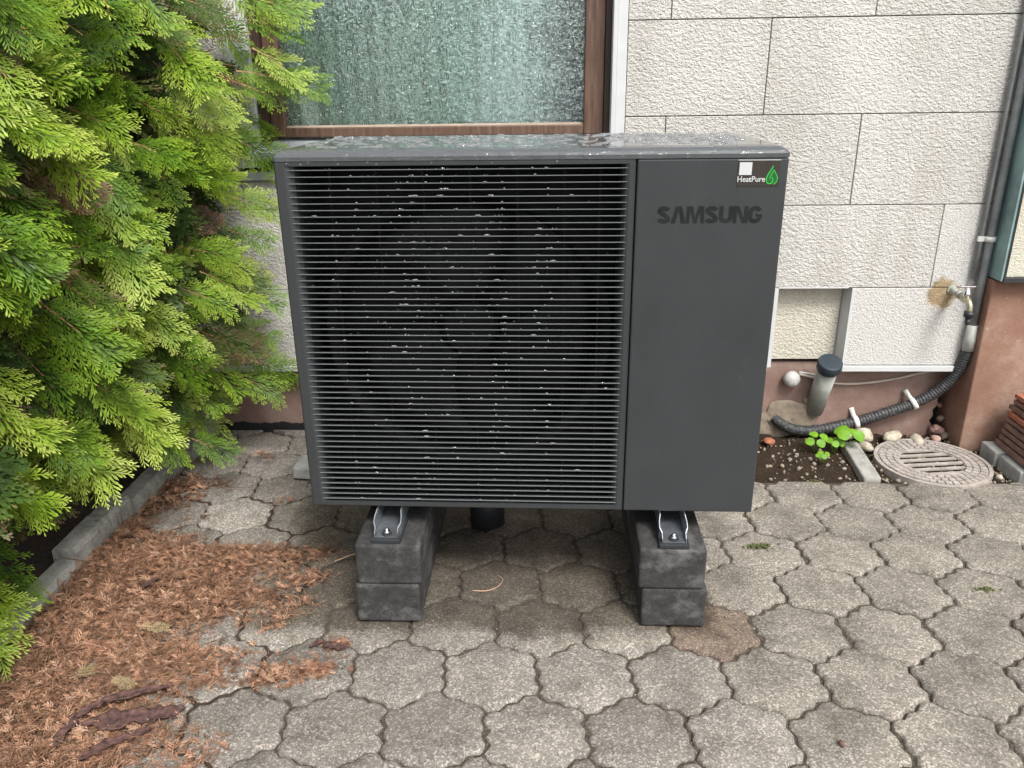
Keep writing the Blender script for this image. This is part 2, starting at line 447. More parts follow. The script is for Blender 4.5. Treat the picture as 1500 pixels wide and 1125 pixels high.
class MB:
    def __init__(s):
        s.v, s.f, s.mi, s.sm = [], [], [], []
    def add(s, vs, fs, mi=0, smooth=False):
        k = len(s.v)
        s.v += [tuple(p) for p in vs]
        for f in fs:
            s.f.append(tuple(i + k for i in f)); s.mi.append(mi); s.sm.append(smooth)
        return s
    def box(s, x0, x1, y0, y1, z0, z1, mi=0):
        vs = [(x, y, z) for z in (z0, z1) for y in (y0, y1) for x in (x0, x1)]
        return s.add(vs, [(0, 2, 3, 1), (4, 5, 7, 6), (0, 1, 5, 4), (2, 6, 7, 3), (0, 4, 6, 2), (1, 3, 7, 5)], mi)
    def prism(s, poly, axis, a, b, mi=0):
        """poly: 2D points; axis 0/1/2 is the extrusion axis from a to b"""
        def P(p, w):
            return (w, p[0], p[1]) if axis == 0 else ((p[0], w, p[1]) if axis == 1 else (p[0], p[1], w))
        n = len(poly)
        vs = [P(p, a) for p in poly] + [P(p, b) for p in poly]
        fs = [tuple(range(n))[::-1], tuple(range(n, 2 * n))] + [(i, (i + 1) % n, n + (i + 1) % n, n + i) for i in range(n)]
        return s.add(vs, fs, mi)
    def tube(s, pts, rad, seg=12, mi=0, cap=True):
        pts = [Vector(p) for p in pts]
        n = len(pts)
        if not hasattr(rad, '__len__'): rad = [rad] * n
        vs, fs = [], []
        ref = None
        for i, p in enumerate(pts):
            d = (pts[min(i + 1, n - 1)] - pts[max(i - 1, 0)]).normalized()
            if ref is None:
                ref = d.orthogonal().normalized()
            ref = (ref - d * ref.dot(d)).normalized()
            bi = d.cross(ref)
            for k in range(seg):
                a = 2 * math.pi * k / seg
                vs.append(p + (ref * math.cos(a) + bi * math.sin(a)) * rad[i])
        for i in range(n - 1):
            for k in range(seg):
                k2 = (k + 1) % seg
                fs.append((i * seg + k, i * seg + k2, (i + 1) * seg + k2, (i + 1) * seg + k))
        s.add(vs, fs, mi, True)
        if cap:
            k0 = len(s.v) - len(vs)
            s.f.append(tuple(k0 + k for k in range(seg))[::-1]); s.mi.append(mi); s.sm.append(False)
            s.f.append(tuple(k0 + (n - 1) * seg + k for k in range(seg))); s.mi.append(mi); s.sm.append(False)
        return s
    def mesh(s, name, mats):
        me = bpy.data.meshes.new(name)
        me.from_pydata(s.v, [], s.f)
        for m in (mats if isinstance(mats, (list, tuple)) else [mats]):
            me.materials.append(m)
        me.polygons.foreach_set('material_index', s.mi)
        me.polygons.foreach_set('use_smooth', s.sm)
        me.update()
        bm = bmesh.new(); bm.from_mesh(me)
        bmesh.ops.recalc_face_normals(bm, faces=bm.faces)
        bm.to_mesh(me); bm.free()
        return me
    def build(s, name, mats, parent=None, bevel=0, seg=2, loc=None):
        me = s.mesh(name, mats)
        if bevel:
            bm = bmesh.new(); bm.from_mesh(me)
            bmesh.ops.bevel(bm, geom=[e for e in bm.edges if len(e.link_faces) == 2 and e.calc_face_angle(0) > 0.6],
                            offset=bevel, segments=seg, profile=0.5, affect='EDGES')
            bm.to_mesh(me); bm.free()
        return link(name, me, parent, loc)

def curve_pts(ctrl, n):
    """Catmull-Rom through control points"""
    c = [Vector(p) for p in ctrl]
    c = [c[0] * 2 - c[1]] + c + [c[-1] * 2 - c[-2]]
    out = []
    segs = len(c) - 3
    for i in range(n):
        u = i / (n - 1) * segs
        k = min(int(u), segs - 1); q = u - k
        a, b, d, e = c[k], c[k + 1], c[k + 2], c[k + 3]
        out.append(0.5 * ((2 * b) + (d - a) * q + (2 * a - 5 * b + 4 * d - e) * q * q + (3 * b - a - 3 * d + e) * q ** 3))
    return out
def np_mesh(name, V, F, mats, mi=None, attrs=None, smooth=False):
    """V (n,3), F (m,4) quads"""
    me = bpy.data.meshes.new(name)
    me.vertices.add(len(V)); me.vertices.foreach_set('co', np.ascontiguousarray(V, dtype=np.float32).ravel())
    k = F.shape[1]
    me.loops.add(F.size); me.loops.foreach_set('vertex_index', F.astype(np.int32).ravel())
    me.polygons.add(len(F)); me.polygons.foreach_set('loop_start', np.arange(0, F.size, k, dtype=np.int32))
    for m in mats: me.materials.append(m)
    if mi is not None: me.polygons.foreach_set('material_index', mi.astype(np.int32))
    if smooth: me.polygons.foreach_set('use_smooth', np.ones(len(F), dtype=bool))
    for an, av in (attrs or {}).items():
        a = me.attributes.new(an, 'FLOAT', 'POINT'); a.data.foreach_set('value', av.astype(np.float32))
    me.update(calc_edges=True); me.validate()
    return me
def rock(name, size, seed, mat, loc, rz=0, parent=None, sub=2, rough=0.25):
    bm = bmesh.new()
    bmesh.ops.create_icosphere(bm, subdivisions=sub, radius=1)
    for v in bm.verts:
        k = 1 + rough * mnoise.noise(v.co * 1.3 + Vector((seed * 7.1, seed * 3.3, 0)))
        v.co = Vector((v.co.x * size[0] * k, v.co.y * size[1] * k, v.co.z * size[2] * k))
    for f in bm.faces: f.smooth = True
    me = bpy.data.meshes.new(name); bm.to_mesh(me); bm.free()
    me.materials.append(M[mat])
    o = link(name, me, parent, loc); o.rotation_euler = (0, 0, rz)
    return o

# ================================================================== GROUND AND PAVING
g = MB(); g.add([(-150, -150, -0.075), (150, -150, -0.075), (150, 150, -0.075), (-150, 150, -0.075)], [(0, 1, 2, 3)])
tag(g.build('ground', M['earth']), kind='structure')
# bedding that fills the joints
bed = MB()
bed.prism([(-0.86, -2.6), (3.4, -2.6), (3.4, 0.815), (1.42, 0.815), (1.42, 1.3), (-0.86, 1.3)], 2, -0.06, -0.0115)
pavement = tag(bed.build('pavement', M['joint']), kind='structure')

PX, PY = 0.2523, 0.2523 * 0.816
LX, LY, LROT = 0.2818, -0.3004, -0.0095
def hex_outline(jit, seed):
    cs = [(0, 2 * PY / 3), (-PX / 2, PY / 3), (-PX / 2, -PY / 3), (0, -2 * PY / 3), (PX / 2, -PY / 3), (PX / 2, PY / 3)]
    rr = random.Random(seed)
    out = []
    chip = {}
    for q in range(rr.randrange(0, 4)):
        c0 = rr.randrange(60); d0 = rr.uniform(0.003, 0.009)
        for w_ in range(-1, 2): chip[(c0 + w_) % 60] = d0 * (1 if w_ == 0 else 0.45)
    for e in range(6):
        a, b = Vector(cs[e]), Vector(cs[(e + 1) % 6])
        d = b - a; L = d.length; nrm = Vector((d.y, -d.x)).normalized()
        for k in range(10):
            u = k / 10
            off = 0.0060 * math.sin(2 * math.pi * u) + 0.0042 * math.sin(4 * math.pi * u) - 0.0026 * math.sin(6 * math.pi * u)
            p = a + d * u + nrm * off
            l = p.length
            p = p * ((l - 0.0024 - jit * rr.random() - chip.get(e * 10 + k, 0)) / l)
            out.append((p.x, p.y))
    return out
def clip(poly, nx, ny, c):
    out = []
    for i in range(len(poly)):
        p, q = poly[i], poly[(i + 1) % len(poly)]
        dp, dq = nx * p[0] + ny * p[1] - c, nx * q[0] + ny * q[1] - c
        if dp <= 0: out.append(p)
        if (dp < 0) != (dq < 0) and abs(dp - dq) > 1e-9:
            k = dp / (dp - dq)
            out.append((p[0] + (q[0] - p[0]) * k, p[1] + (q[1] - p[1]) * k))
    return out
def paver_mesh(poly, seed):
    n = len(poly)
    cx = sum(p[0] for p in poly) / n; cy = sum(p[1] for p in poly) / n
    rr = random.Random(seed)
    def ring(shr, z, zj=0):
        r = []
        for p in poly:
            d = math.hypot(p[0] - cx, p[1] - cy)
            k = max(0.05, (d - shr) / max(d, 1e-4))
            r.append((cx + (p[0] - cx) * k, cy + (p[1] - cy) * k, z - zj * rr.random()))
        return r
    vs = ring(0, -0.035) + ring(0, -0.0075, 0.003) + ring(0.0045, -0.0022, 0.002) + ring(0.013, -0.0002, 0.0008)
    fs = []
    for k in range(3):
        for i in range(n):
            j = (i + 1) % n
            fs.append((k * n + i, k * n + j, (k + 1) * n + j, (k + 1) * n + i))
    fs.append(tuple(range(3 * n, 4 * n)))
    m = MB(); m.add(vs, fs, 0, True)
    return m.mesh('paver', M['paver'])
variants = [paver_mesh(hex_outline(0.0035, s), s) for s in range(14)]
lr = random.Random(5)
cr, sr = math.cos(LROT), math.sin(LROT)
n_pav = 0
for row in range(-9, 8):
    for colm in range(-8, 16):
        gx = (colm + (0.5 if row % 2 else 0)) * PX; gy = -row * PY
        X = LX + gx * cr - gy * sr; Y = LY + gx * sr + gy * cr
        if X < -0.95 or X > 3.0 or Y < -1.55 or Y > 1.42: continue
        if X > 2.35 and Y < -0.45: continue
        ymax = 0.812 if X > 1.40 else 1.285
        if Y - 2 * PY / 3 > ymax - 0.02: continue
        lim = []
        if Y + 2 * PY / 3 > ymax: lim.append((0, 1, ymax - Y))
        if X - PX / 2 < -0.835: lim.append((-1, 0, 0.835 + X))
        seed = lr.randrange(14)
        if lim:
            poly = hex_outline(0.0035, seed)
            for l in lim: poly = clip(poly, *l) if len(poly) > 2 else poly
            if len(poly) < 5: continue
            xs = [p[0] for p in poly]; ys = [p[1] for p in poly]
            if max(xs) - min(xs) < 0.03 or max(ys) - min(ys) < 0.03: continue
            me = paver_mesh(poly, seed)
        else:
            me = variants[seed]
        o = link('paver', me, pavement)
        left = X < 0.15 and Y > -0.35
        j = 2.2 if left else 1.0
        o.location = (X + lr.gauss(0, 0.0009) * j, Y + lr.gauss(0, 0.0009) * j, lr.uniform(-0.003, 0.003) * j)
        o.rotation_euler = (lr.gauss(0, 0.007) * j, lr.gauss(0, 0.007) * j, LROT + (0 if lim else lr.gauss(0, 0.007) * j + math.pi * lr.randrange(2)))
        k = lr.uniform(0.86, 1.10)
        c = [0.222 * k, 0.204 * k, 0.185 * k]
        if X > 1.2: c = [0.230 * k, 0.210 * k, 0.186 * k]
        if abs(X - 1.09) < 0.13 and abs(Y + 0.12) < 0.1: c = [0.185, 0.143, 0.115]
        if left and lr.random() < 0.25: c = [q * 1.25 for q in c]
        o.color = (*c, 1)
        n_pav += 1

# ---------------------------------------------------------------- soil bed and edging at the right
def hsheet(name, x0, x1, y0, y1, nx, ny, fz, mat):
    vs, fs = [], []
    for j in range(ny + 1):
        for i in range(nx + 1):
            x = x0 + (x1 - x0) * i / nx; y = y0 + (y1 - y0) * j / ny
            vs.append((x, y, fz(x, y)))
    for j in range(ny):
        for i in range(nx):
            a = j * (nx + 1) + i
            fs.append((a, a + 1, a + nx + 2, a + nx + 1))
    m = MB(); m.add(vs, fs, 0, True)
    return m.build(name, mat)
def soil_z(x, y):
    return -0.022 + 0.011 * mnoise.noise(Vector((x * 14, y * 14, 0))) + 0.008 * mnoise.noise(Vector((x * 45, y * 45, 3))) + 0.006 * mnoise.noise(Vector((x * 90, y * 90, 7)))
tag(hsheet('soil_bed', 1.42, 3.2, 0.814, 1.31, 110, 36, soil_z, M['soil']), kind='structure')
ed = MB()
ed.prism([(1.945, 0.818), (2.015, 0.818), (2.045, 1.16), (1.975, 1.16)], 2, -0.07, 0.012)
tag(ed.build('edging_stone', M['kerb_concrete'], bevel=0.008), 'pale concrete edging strip between dark soil and round drain cover', 'edging')

# ---------------------------------------------------------------- kerb along the hedge
kerb = tag(empty('kerb'), kind='structure')
ky = [(-1.5, -0.62), (-0.61, 0.13), (0.14, 0.50), (0.51, 0.93), (0.94, 1.25)]
for i, (a, b) in enumerate(ky):
    m = MB()
    nseg = 26
    vs, fs = [], []
    for k in range(nseg + 1):
        y = a + (b - a) * k / nseg
        w = 0.005 * mnoise.noise(Vector((i * 5, y * 9, 1))) + 0.004 * mnoise.noise(Vector((i * 5, y * 40, 1)))
        prof = [(-0.838 + w, -0.05), (-0.842 + w, 0.062 + w), (-0.856, 0.078 + w), (-0.915, 0.080 + w), (-0.925, 0.068), (-0.928, -0.05)]
        vs += [(p[0], y, p[1]) for p in prof]
    n = 6
    for k in range(nseg):
        for q in range(n):
            fs.append((k * n + q, k * n + (q + 1) % n, (k + 1) * n + (q + 1) % n, (k + 1) * n + q))
    fs.append(tuple(range(n))); fs.append(tuple(nseg * n + q for q in range(n)))
    m.add(vs, fs)
    o = m.build('kerb_stone', M['kerb_concrete'], kerb)
    o.location = ((0, 0.006, -0.004, 0.008, 0.03)[i], 0, (0, 0.004, -0.005, 0.006, 0.0)[i])
    o.rotation_euler = (0, R((0, -3, 2, -2, 5)[i]) * 0.6, 0)
# planting strip behind the kerb
tag(hsheet('planting_strip', -2.6, -0.915, -1.5, 1.3, 40, 60, lambda x, y: 0.02 + 0.02 * mnoise.noise(Vector((x * 9, y * 9, 2))), M['humus']), kind='structure')

# ================================================================== HOUSE WALL
YW = 1.22
house = tag(empty('house_wall', (0, YW, 0)), 'pale rough-rendered house wall with panel cladding and a brown window', 'house')
def hpart(mb, name, mat, parent=None, bevel=0):
    o = mb.build(name, mat, parent or house, bevel)
    if (parent or house) is house: o.location = (0, -YW, 0)
    return o
ROWZ = [0.342, 0.681, 1.018, 1.362, 1.702, 2.042, 2.382, 2.72]
WX0, WX1, WZ0 = -0.545, 0.992, 1.135
back = MB()
back.box(-2.6, WX0 - 0.0, YW + 0.016, 1.62, 0.36, 2.7)
back.box(WX1, 1.640, YW + 0.016, 1.62, 0.36, 2.7)
back.box(1.640, 1.952, YW + 0.016, 1.62, 0.685, 2.7)
back.box(1.640, 1.952, 1.30, 1.62, 0.36, 0.684)
back.box(1.952, 2.463, YW + 0.016, 1.62, 0.36, 2.7)
back.box(WX0, WX1, YW + 0.016, 1.62, 0.36, WZ0)
back.box(WX0, WX1, YW + 0.016, 1.62, 2.45, 2.7)
hpart(back, 'wall_core', M['mortar'])
def panel(x0, x1, z0, z1, mat='cladding', y0=YW, y1=YW + 0.0155, dz=0.0):
    g_ = 0.0018
    m = MB(); m.box(x0 + g_, x1 - g_, y0 + dz, y1, z0 + g_, z1 - g_)
    return hpart(m, 'cladding_panel', M[mat], bevel=0.0022)
pr = random.Random(3)
for r_ in range(7):
    z0, z1 = ROWZ[r_], ROWZ[r_ + 1]
    j0 = 1.150 if r_ % 2 == 0 else 1.521
    xs = [-2.6] + sorted(j0 + 0.745 * k for k in range(-5, 3) if -2.5 < j0 + 0.745 * k < 2.40) + [2.463]
    for a, b in zip(xs[:-1], xs[1:]):
        if r_ == 3 and abs(a - 2.266) < 0.01: continue
        if r_ == 3 and abs(b - 2.266) < 0.01: b = 2.463
        segs = [(a, b, z0, z1)]
        if r_ == 0:
            segs = []
            for (p, q) in ((a, min(b, 1.640)), (max(a, 1.952), b)):
                if q - p > 0.02: segs.append((p, q, z0, z1))
        elif r_ >= 2 and r_ < 6:
            segs = []
            if r_ == 2 and b > WX0 and a < WX1:
                if a < WX0: segs.append((a, WX0, z0, z1))
                if b > WX1: segs.append((WX1, b, z0, z1))
                segs.append((max(a, WX0), min(b, WX1), z0, WZ0))
            else:
                for (p, q) in ((a, min(b, WX0)), (max(a, WX1), b)):
                    if q - p > 0.02: segs.append((p, q, z0, z1))
        for s_ in segs:
            stained = s_[0] < 2.355 < s_[1] and r_ in (0, 1)
            panel(*s_, 'cladding_stained' if stained else 'cladding', dz=pr.uniform(-0.0012, 0.0012))
# blind recess with cream panel and white reveal
rc = MB(); rc.box(1.652, 1.935, 1.283, 1.299, 0.350, 0.678)
hpart(rc, 'recess_panel', M['cladding_cream'])
rv = MB()
rv.prism([(1.936, 1.299), (1.9525, 1.217), (1.962, 1.217), (1.962, 1.232), (1.9525, 1.299)], 2, 0.336, 0.680)
rv.box(1.636, 1.651, 1.214, 1.299, 0.335, 0.680)
rv.box(1.652, 1.936, 1.218, 1.299, 0.6795, 0.6845)
hpart(rv, 'recess_reveal', M['white_alu'])
tr_ = MB()
tr_.box(-2.6, 1.635, 1.208, 1.30, 0.317, 0.3405)
tr_.box(1.9525, 2.462, 1.208, 1.30, 0.317, 0.3405)
hpart(tr_, 'base_trim', M['white_alu'], bevel=0.002)
ce = MB(); ce.box(2.4635, 2.4735, 1.212, 1.30, 0.318, 2.7)
hpart(ce, 'corner_trim', M['white_alu'], bevel=0.002)
# plinth with a crumbled edge at the inner corner
jag = [(2.452, 0.33), (2.452, 0.235), (2.436, 0.205), (2.442, 0.175), (2.424, 0.160), (2.430, 0.125), (2.412, 0.105), (2.418, 0.075), (2.405, 0.05), (2.425, 0.02), (2.44, -0.08)]
pl = MB(); pl.prism([(-2.6, -0.08), (-2.6, 0.33)] + jag, 1, 1.300, 1.37)
hpart(pl, 'plinth', M['plinth'])
pb = MB(); pb.box(-2.6, 2.6, 1.371, 1.60, -0.08, 0.359)
hpart(pb, 'foundation', M['bitumen'])
bt = MB()
vs = []; N = 90
for i in range(N + 1):
    x = -0.80 + i * (1.5 / N)
    vs += [(x, 1.2985, -0.03), (x, 1.2985, 0.034 + 0.012 * mnoise.noise(Vector((x * 16, 0, 0))) + 0.006 * mnoise.noise(Vector((x * 70, 4, 0))))]
bt.add(vs + [(p[0], p[1] - 0.004, p[2]) for p in vs],
       [f for i in range(N) for f in ((2 * i + 2 * N + 2, 2 * i + 2 * N + 4, 2 * i + 2 * N + 5, 2 * i + 2 * N + 3), (2 * i + 1, 2 * i + 3, 2 * i + 2 * N + 5, 2 * i + 2 * N + 3))])
hpart(bt, 'bitumen_strip', M['bitumen'])
mp = rock('mortar_patch', (0.115, 0.010, 0.085), 4, 'mortar', (1.745, 1.300 - YW, 0.045), parent=house, sub=4, rough=0.9)
mp2 = rock('mortar_patch', (0.040, 0.012, 0.035), 9, 'mortar', (1.885, 1.298 - YW, 0.135), parent=house, sub=3, rough=0.6)

# window
win = empty('window', (0.22, 0, 1.2), parent=house)
def wpart(mb, name, mat, bevel=0):
    o = mb.build(name, mat, win, bevel); o.location = (-0.22, -YW, -1.2); return o
ZT = 2.42
fr = MB()
fr.box(-0.448, -0.415, 1.238, 1.36, 1.262, ZT)
fr.box(0.9125, 0.9345, 1.262, 1.36, 1.262, ZT)
fr.box(-0.4148, 0.9123, 1.275, 1.36, ZT - 0.05, ZT)
wpart(fr, 'window_frame', M['wood_dark'], 0.003)
sa = MB()
sa.box(-0.413, -0.357, 1.270, 1.325, 1.297, ZT - 0.052)
sa.box(0.836, 0.911, 1.270, 1.325, 1.297, ZT - 0.052)
wpart(sa, 'sash_stile', M['wood'], 0.004)
s2 = MB()
s2.box(-0.3568, 0.8358, 1.271, 1.325, 1.297, 1.333)
s2.box(-0.3568, 0.8358, 1.271, 1.325, ZT - 0.12, ZT - 0.053)
wpart(s2, 'sash_rail', M['wood'], 0.004)
be = MB(); be.prism([(1.284, 1.3335), (1.300, 1.3335), (1.300, 1.341)], 0, -0.3565, 0.8355)
wpart(be, 'glazing_bead', M['bead'])
pa = MB(); pa.box(-0.356, 0.835, 1.3005, 1.3055, 1.334, ZT - 0.121)
wpart(pa, 'pane', M['glass'])
si = MB()
si.prism([(1.31, 1.292), (1.31, 1.262), (1.185, 1.215), (1.165, 1.215), (1.163, 1.243), (1.168, 1.247)], 0, -0.462, 0.950)
wpart(si, 'sill', M['grey_alu'], 0.002)
cs = MB()
cs.box(0.9355, 0.952, 1.196, 1.36, 1.262, ZT)
cs.box(0.9525, 0.9905, 1.209, 1.30, 1.172, ZT + 0.04)
cs.box(-0.545, -0.478, 1.209, 1.30, 1.185, ZT + 0.04)
cs.box(-0.4765, -0.4495, 1.214, 1.30, 1.185, ZT + 0.04)
cs.box(-0.5445, 0.9905, 1.212, 1.30, ZT + 0.001, ZT + 0.039)
wpart(cs, 'casing', M['white_alu'], 0.003)
us = MB()
us.box(-0.545, 0.9905, 1.200, 1.30, 1.1365, 1.171)
wpart(us, 'sill_support_profile', M['grey_alu'], 0.003)
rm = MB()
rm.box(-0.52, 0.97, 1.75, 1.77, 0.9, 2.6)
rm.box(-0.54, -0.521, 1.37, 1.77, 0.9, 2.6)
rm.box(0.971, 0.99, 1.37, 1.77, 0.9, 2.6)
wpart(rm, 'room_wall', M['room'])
for (ca, cb_, cm, amp) in ((-0.30, -0.23, 'curtain_pale', 0.003), (-0.50, 0.95, 'curtain_print', 0.022)):  # pale strip for a white indoor object; wide sheet carries painted reflections
    cu = MB()
    vs, fs = [], []
    n_c = int((cb_ - ca) / 0.012)
    for i in range(n_c + 1):
        x = ca + (cb_ - ca) * i / n_c
        y = (1.318 if cm == 'curtain_pale' else 1.355) + amp * 0.6 * math.sin(i * 1.1 + ca * 9) + amp * 0.3 * math.sin(i * 0.37)
        vs += [(x, y, 1.1), (x, y, 1.50 if cm == 'curtain_pale' else 2.5)]
        if i: fs.append((2 * i - 2, 2 * i, 2 * i + 1, 2 * i - 1))
    cu.add(vs, fs, 0, True)
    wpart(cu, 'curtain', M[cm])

# ---------------------------------------------------------------- projecting bay at the right
ext = tag(empty('house_bay', (2.5, 1.1, 0)), 'projecting bay at right edge with gritty panel, greenish metal edge and brown plinth', 'bay')
def epart(mb, name, mat, bevel=0):
    o = mb.build(name, mat, ext, bevel); o.location = (-2.5, -1.1, 0); return o
m = MB(); m.box(2.470, 4.4, 1.14, 1.62, -0.08, 0.728); epart(m, 'plinth', M['plinth_brown'], 0.006)
m = MB(); m.box(2.492, 4.4, 1.105, 1.62, 0.752, 2.7); epart(m, 'render_panel', M['cladding_grit'])
m = MB(); m.prism([(2.474, 1.235), (2.482, 1.235), (2.482, 1.098), (2.474, 1.098)], 2, 0.735, 2.7)
epart(m, 'metal_flashing', M['patina'])
m = MB(); m.box(2.4825, 2.491, 1.096, 1.62, 0.735, 2.7); epart(m, 'shadow_gap', M['black_plastic'])
m = MB(); m.box(2.4825, 4.4, 1.090, 1.62, 0.729, 0.7505); epart(m, 'drip_profile', M['dark_metal'], 0.002)
for k, (x, y, z, s) in enumerate([(2.44, 1.275, 0.012, 0.035), (2.455, 1.25, 0.0, 0.028), (2.425, 1.265, 0.03, 0.02), (2.452, 1.30, 0.06, 0.022), (2.447, 1.32, 0.12, 0.02)]):
    o = rock('rubble_stone', (s, s * 0.8, s * 0.7), k + 20, ('pebble_pink', 'mortar', 'pebble_pink', 'mortar', 'old_tile')[k], (x, y, z), k, sub=1, rough=0.6)
    tag(o, ('pinkish stone fragment fallen out of the cracked corner beside the drain', 'grey mortar crumb lying below the cracked plinth corner',
            'small reddish fragment wedged at foot of the crack', 'grey lump stuck inside the crack of the plinth', 'dark lump high inside the plinth crack')[k], 'stone', 'rubble in the cracked corner')

# ================================================================== WALL FITTINGS
# grey conduit and black corrugated hose
cp = tag(empty('conduit_pipe', (2.452, 1.19, 0.42)), 'grey conduit pipe running up the wall corner to the black hose', 'pipe')
m = MB(); m.tube([(0, 0, z) for z in np.linspace(0.09, 2.2, 12)], 0.016, 12); m.build('pipe', M['pipe_grey'], cp)
m = MB(); m.tube([(-0.03, 0.01, z) for z in np.linspace(0.30, 2.2, 12)], 0.008, 8); m.build('side_pipe', M['pipe_grey'], cp)
m = MB(); m.tube([(0.003, 0.004, 0.0), (0.001, 0.002, 0.05), (0, 0, 0.11)], [0.025, 0.0245, 0.020], 14); m.build('socket', M['pvc_grey'], cp)
m = MB(); m.tube([(0, 0, 0.455), (0, 0, 0.475)], 0.021, 12); m.box(-0.045, 0.03, 0.0, 0.012, 0.455, 0.475); m.build('clamp', M['clip_white'], cp)
hs_ = tag(empty('corrugated_hose', (2.45, 1.2, 0.0)), 'black corrugated hose curving down the plinth into the ground', 'hose')
ctrl = [(2.456, 1.195, 0.435), (2.448, 1.205, 0.36), (2.425, 1.225, 0.275), (2.372, 1.240, 0.205), (2.295, 1.255, 0.150), (2.212, 1.262, 0.112),
        (2.114, 1.266, 0.072), (2.028, 1.266, 0.047), (1.911, 1.262, 0.020), (1.815, 1.262, 0.018), (1.755, 1.272, 0.038), (1.715, 1.302, 0.062)]
pts = curve_pts(ctrl, 330)
rad = [0.0235 + 0.0012 * (1 if (i // 2) % 2 == 0 else -1) for i in range(330)]
m = MB(); m.tube([p - Vector((2.45, 1.2, 0)) for p in pts], rad, 14); m.build('hose_body', M['hose'], hs_)
for i in (118, 196):
    p = pts[i]; d = (pts[i + 1] - pts[i - 1]).normalized()
    m = MB()
    u_ = d.cross(Vector((0, 1, 0))).normalized(); f_ = u_.cross(d).normalized()
    if u_.z < 0: u_ = -u_
    ring = [p + (u_ * math.cos(a) + Vector((0, -1, 0)) * math.sin(a)) * 0.0285 for a in np.linspace(-0.5, math.pi + 0.2, 12)]
    ring = [p + u_ * 0.058 + Vector((0, 0.032, 0))] + ring
    vs, fs = [], []
    for q in ring: vs += [q - d * 0.010, q + d * 0.010]
    for k in range(len(ring) - 1): fs.append((2 * k, 2 * k + 1, 2 * k + 3, 2 * k + 2))
    off = Vector((2.45, 1.2, 0))
    m.add([v - off for v in vs], fs, 0, True)
    o = m.build('hose_clip', M['clip_white'], hs_)
    sd = o.modifiers.new('thick', 'SOLIDIFY'); sd.thickness = 0.003

# garden tap
tap = tag(empty('garden_tap', (2.355, 1.22, 0.665)), 'old brass garden tap on stained outlet with black hose connector', 'tap')
m = MB(); m.tube([(0, 0.01, 0.008), (0.001, -0.055, 0.004)], [0.0135, 0.0135], 12); m.tube([(0, 0.004, 0.008), (0, -0.008, 0.008)], 0.020, 12); m.build('supply_pipe', M['galv_pipe'], tap)
m = MB(); m.tube([(0.001, -0.056, 0.004), (0.001, -0.080, 0.002)], 0.0175, 6); m.build('union_nut', M['galv_pipe'], tap)
m = MB(); m.tube(curve_pts([(0.001, -0.081, 0.002), (0.001, -0.105, -0.001), (0.002, -0.130, -0.004), (0.003, -0.150, -0.018), (0.003, -0.156, -0.045)], 18),
                 [0.0125, 0.013, 0.0145, 0.0165, 0.0175, 0.017, 0.016, 0.0145, 0.013, 0.0125, 0.012] + [0.0115] * 7, 12); m.build('tap_body', M['brass_old'], tap)
m = MB(); m.tube([(0.001, -0.118, 0.010), (0.001, -0.118, 0.020), (0.001, -0.118, 0.034), (0.001, -0.118, 0.042)], [0.016, 0.0165, 0.011, 0.0075], 12); m.build('bonnet', M['chrome'], tap)
m = MB(); m.tube([(-0.012, -0.118, 0.043), (0.012, -0.118, 0.043)], 0.006, 8)
m.box(-0.030, 0.030, -0.124, -0.112, 0.044, 0.052); m.build('handle', M['chrome'], tap, 0.002)
m = MB(); m.tube([(0.003, -0.156, -0.043), (0.003, -0.157, -0.064)], 0.0185, 14)
m.tube([(0.003, -0.157, -0.0645), (0.003, -0.157, -0.074), (0.003, -0.1575, -0.0745), (0.003, -0.158, -0.092), (0.003, -0.158, -0.096)], [0.012, 0.0085, 0.0105, 0.0095, 0.008], 12); m.build('hose_connector', M['black_plastic'], tap)

# capped vent pipe
vp = tag(empty('vent_pipe', (1.892, 1.292, 0.128)), 'grey stub pipe with dark blue cap leaning out of plinth', 'pipe')
A, B = Vector((0.002, 0.02, -0.03)), Vector((-0.003, -0.100, 0.212))
m = MB(); m.tube([A, A.lerp(B, 0.5), B], 0.041, 20); m.build('pipe', M['pvc_grey'], vp)
d = (B - A).normalized()
m = MB(); m.tube([B - d * 0.012, B + d * 0.0, B + d * 0.034, B + d * 0.038], [0.046, 0.051, 0.051, 0.047], 28); m.build('cap', M['cap_blue'], vp)

# round cover and cable
rcv = tag(empty('round_cover', (1.765, 1.29, 0.262)), 'round pale grey plastic cover on plinth left of the capped pipe', 'cover')
m = MB()
prof = [(0.0, 0.034), (0.018, 0.036), (0.03, 0.034), (0.042, 0.026), (0.048, 0.014), (0.049, 0.004)]
dd = Vector((0.12, -1, -0.22)).normalized()
m.tube([dd * p[0] for p in prof], [p[1] for p in prof], 22); m.build('dome', M['plastic_pale'], rcv)
m = MB(); m.tube([dd * 0.046 + Vector((0.004, 0, -0.004)), dd * 0.052 + Vector((0.004, 0, -0.004))], 0.006, 8); m.build('screw', M['pvc_grey'], rcv)
cb = MB()
cb.tube(curve_pts([(1.80, 1.287, 0.277), (1.86, 1.285, 0.262), (1.93, 1.283, 0.240), (2.01, 1.285, 0.232), (2.10, 1.287, 0.236), (2.22, 1.288, 0.255), (2.33, 1.288, 0.283), (2.45, 1.288, 0.305)], 60), 0.0055, 8)
cbo = cb.build('cable', M['cable_beige'])
tag(cbo, 'thin beige cable sagging along the plinth below the white trim', 'cable')
cb2 = MB(); cb2.tube(curve_pts([(1.80, 1.288, 0.285), (1.85, 1.288, 0.277), (1.90, 1.289, 0.262), (1.93, 1.293, 0.25)], 20), 0.005, 8)
tag(cb2.build('cable', M['plastic_pale']), 'short pale cable from round cover passing behind the capped pipe', 'cable')

